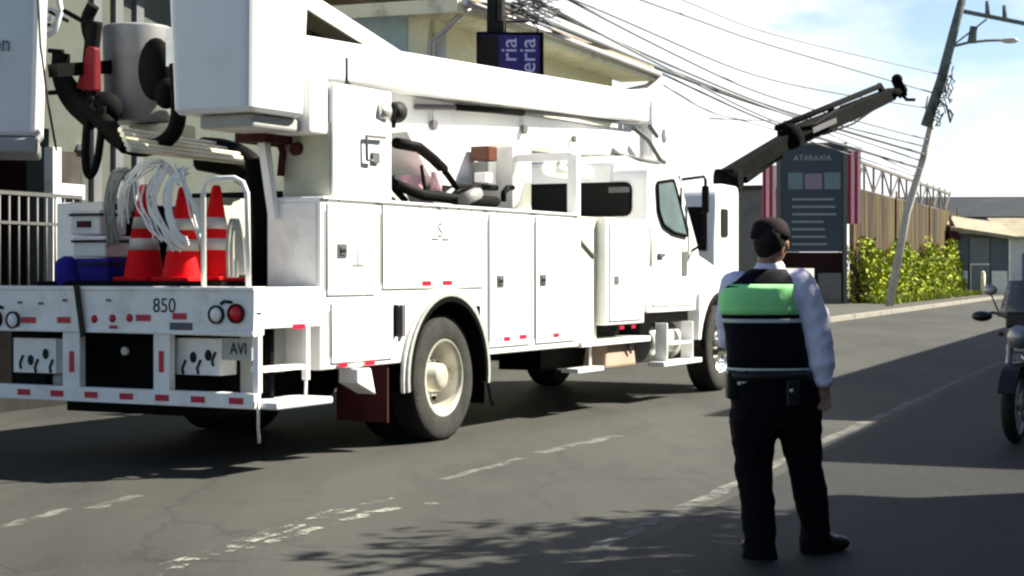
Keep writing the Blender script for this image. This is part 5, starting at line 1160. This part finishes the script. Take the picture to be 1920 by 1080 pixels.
# shirt
b = MB(); b.rings([(pj(1437, 725), .175, .125), (pj(1436, 690), .172, .122), (pj(1432, 620), .175, .12), (pj(1434, 570), .195, .122), (pj(1438, 540), .19, .11), (pj(1440, 522), .135, .085), (pj(1441, 505), .075, .068), (pj(1442, 492, .0), .064, .062)], 24)
limb(b, [(shR + Vector((-.02, 0, .01)), .082), (shR.lerp(elR, .5) + Vector((.015, 0, 0)), .080), (elR + Vector((.0, 0, .0)), .076), (elR.lerp(wrR, .6), .070), (wrR + Vector((0, 0, .01)), .046)])
limb(b, [(shL + Vector((.02, 0, .01)), .078), (shL.lerp(elL, .5), .072), (elL, .056), (wrL, .038)])
o = b.build('shirt', 'shirt', pe); soft(o, .010, .022, .07, 4)
b = MB(); b.lathe([(.036, -.0), (.046, .004), (.046, .04), (.036, .04)], (0, 0, 0), 'z', 20); o = b.build('cuff', 'shirt', pe); o.location = wrR + Vector((0, 0, -.018)); o.rotation_euler = (R(25), 0, 0)
# vest
def vring(py, cx, rx, ry): return (pj(cx, py), rx, ry)
def vloft(rows, m_, nm, grow=0, par=None, th=.004):
    b = MB(); n = 40; vs = []
    for py, cx, rx, ry in rows:
        c = pj(cx, py)
        for j in range(n):
            t = 2 * math.pi * j / n; ct_, st = math.cos(t), math.sin(t); e = .8
            vs.append((c.x + (rx + grow) * math.copysign(abs(ct_) ** e, ct_), c.y + (ry + grow) * math.copysign(abs(st) ** e, st), c.z))
    b.smooth = True; b.add(vs, [(i * n + j, i * n + (j + 1) % n, (i + 1) * n + (j + 1) % n, (i + 1) * n + j) for i in range(len(rows) - 1) for j in range(n)])
    o = b.build(nm, m_, par or pe); s_ = o.modifiers.new('s', 'SOLIDIFY'); s_.thickness = th; s_.offset = 1
    return o
VR = [(692, 1440, .196, .140), (660, 1438, .193, .136), (620, 1432, .186, .132), (585, 1424, .186, .132), (560, 1422, .188, .13), (538, 1424, .180, .120), (524, 1430, .150, .104), (512, 1437, .105, .085), (505, 1440, .08, .072)]
vest = vloft(VR, 'vest_navy', 'safety_vest')
def sub(p0, p1):   # rows between py p0 (lower) and p1
    out_ = []
    def ev(p):
        for a, c in zip(VR, VR[1:]):
            if a[0] >= p >= c[0]:
                t = (a[0] - p) / (a[0] - c[0]); return (p,) + tuple(a[i] + (c[i] - a[i]) * t for i in (1, 2, 3))
    k = 6
    return [ev(p0 + (p1 - p0) * i / k) for i in range(k + 1)]
vloft(sub(589, 533), 'vest_green', 'back_panel', .005, vest, .002)
vloft(sub(604, 597), 'reflective', 'reflective_stripe', .006, vest, .002)
vloft(sub(692, 688), 'reflective', 'hem_stripe', .005, vest, .002)
# trousers
b = MB(); b.rings([(pj(1440, 690), .178, .128), (pj(1446, 725), .20, .142), (pj(1450, 765), .205, .145), (pj(1450, 800), .17, .125)], 24)
limb(b, [(hpL, .122), (hpL.lerp(knL, .5), .115), (knL, .094), (knL.lerp(anL, .5), .088), (anL + Vector((0, 0, .03)), .078), (anL + Vector((0, 0, -.075)), .084)])
limb(b, [(hpR + Vector((.01, 0, 0)), .122), (hpR.lerp(knR, .5), .108), (knR, .090), (knR.lerp(anR, .5), .086), (anR + Vector((0, 0, .03)), .076), (anR + Vector((0, 0, -.10)), .084)])
o = b.build('trousers', 'trousers', pe); soft(o, .012, .03, .09, 4)
b = MB(); b.box(-.0, .001, 0, .001, .9, .901)
vloft([(712, 1444, .20, .145), (694, 1442, .197, .143)], 'leather', 'belt', .006, pe, .004)
b = MB(); v = pj(1372, 720, -.02); b.box(v.x - .03, v.x + .02, v.y - .05, v.y + .05, v.z - .07, v.z + .07); b.build('belt_pouch', 'leather', pe, .012); b = MB(); v = pj(1480, 728, -.14); b.box(v.x - .04, v.x + .03, v.y - .02, v.y + .03, v.z - .08, v.z + .05); b.build('belt_pouch', 'leather', pe, .012)
b = MB(); v = pj(1474, 728, -.17); b.ball(v, (.012, .006, .01), 8, 6); b.build('belt_buckle', 'aluminium', pe)
for an, d in ((anL, Vector((-.03, .19, 0))), (anR, Vector((.16, .10, 0)))):
    b = MB(); a = Vector((an.x, an.y, .055)); dn = d.normalized()
    b.ball(a - dn * .02 + Vector((0, 0, .0)), (.05, .05, .055), 14, 8); b.ball(a + d * .45 - Vector((0, 0, .008)), (.052, .052, .046), 14, 8); b.ball(a + d * .85 - Vector((0, 0, .016)), (.05, .05, .036), 14, 8); b.cyl(a, a + Vector((0, 0, .1)), .048, .055, 14); b.cyl(a - dn * .02 - Vector((0, 0, .01)), a + d * .85 - Vector((0, 0, .016)), .046, .04, 12)
    o = b.build('boot', 'leather', pe); soft(o, .008, it=3)
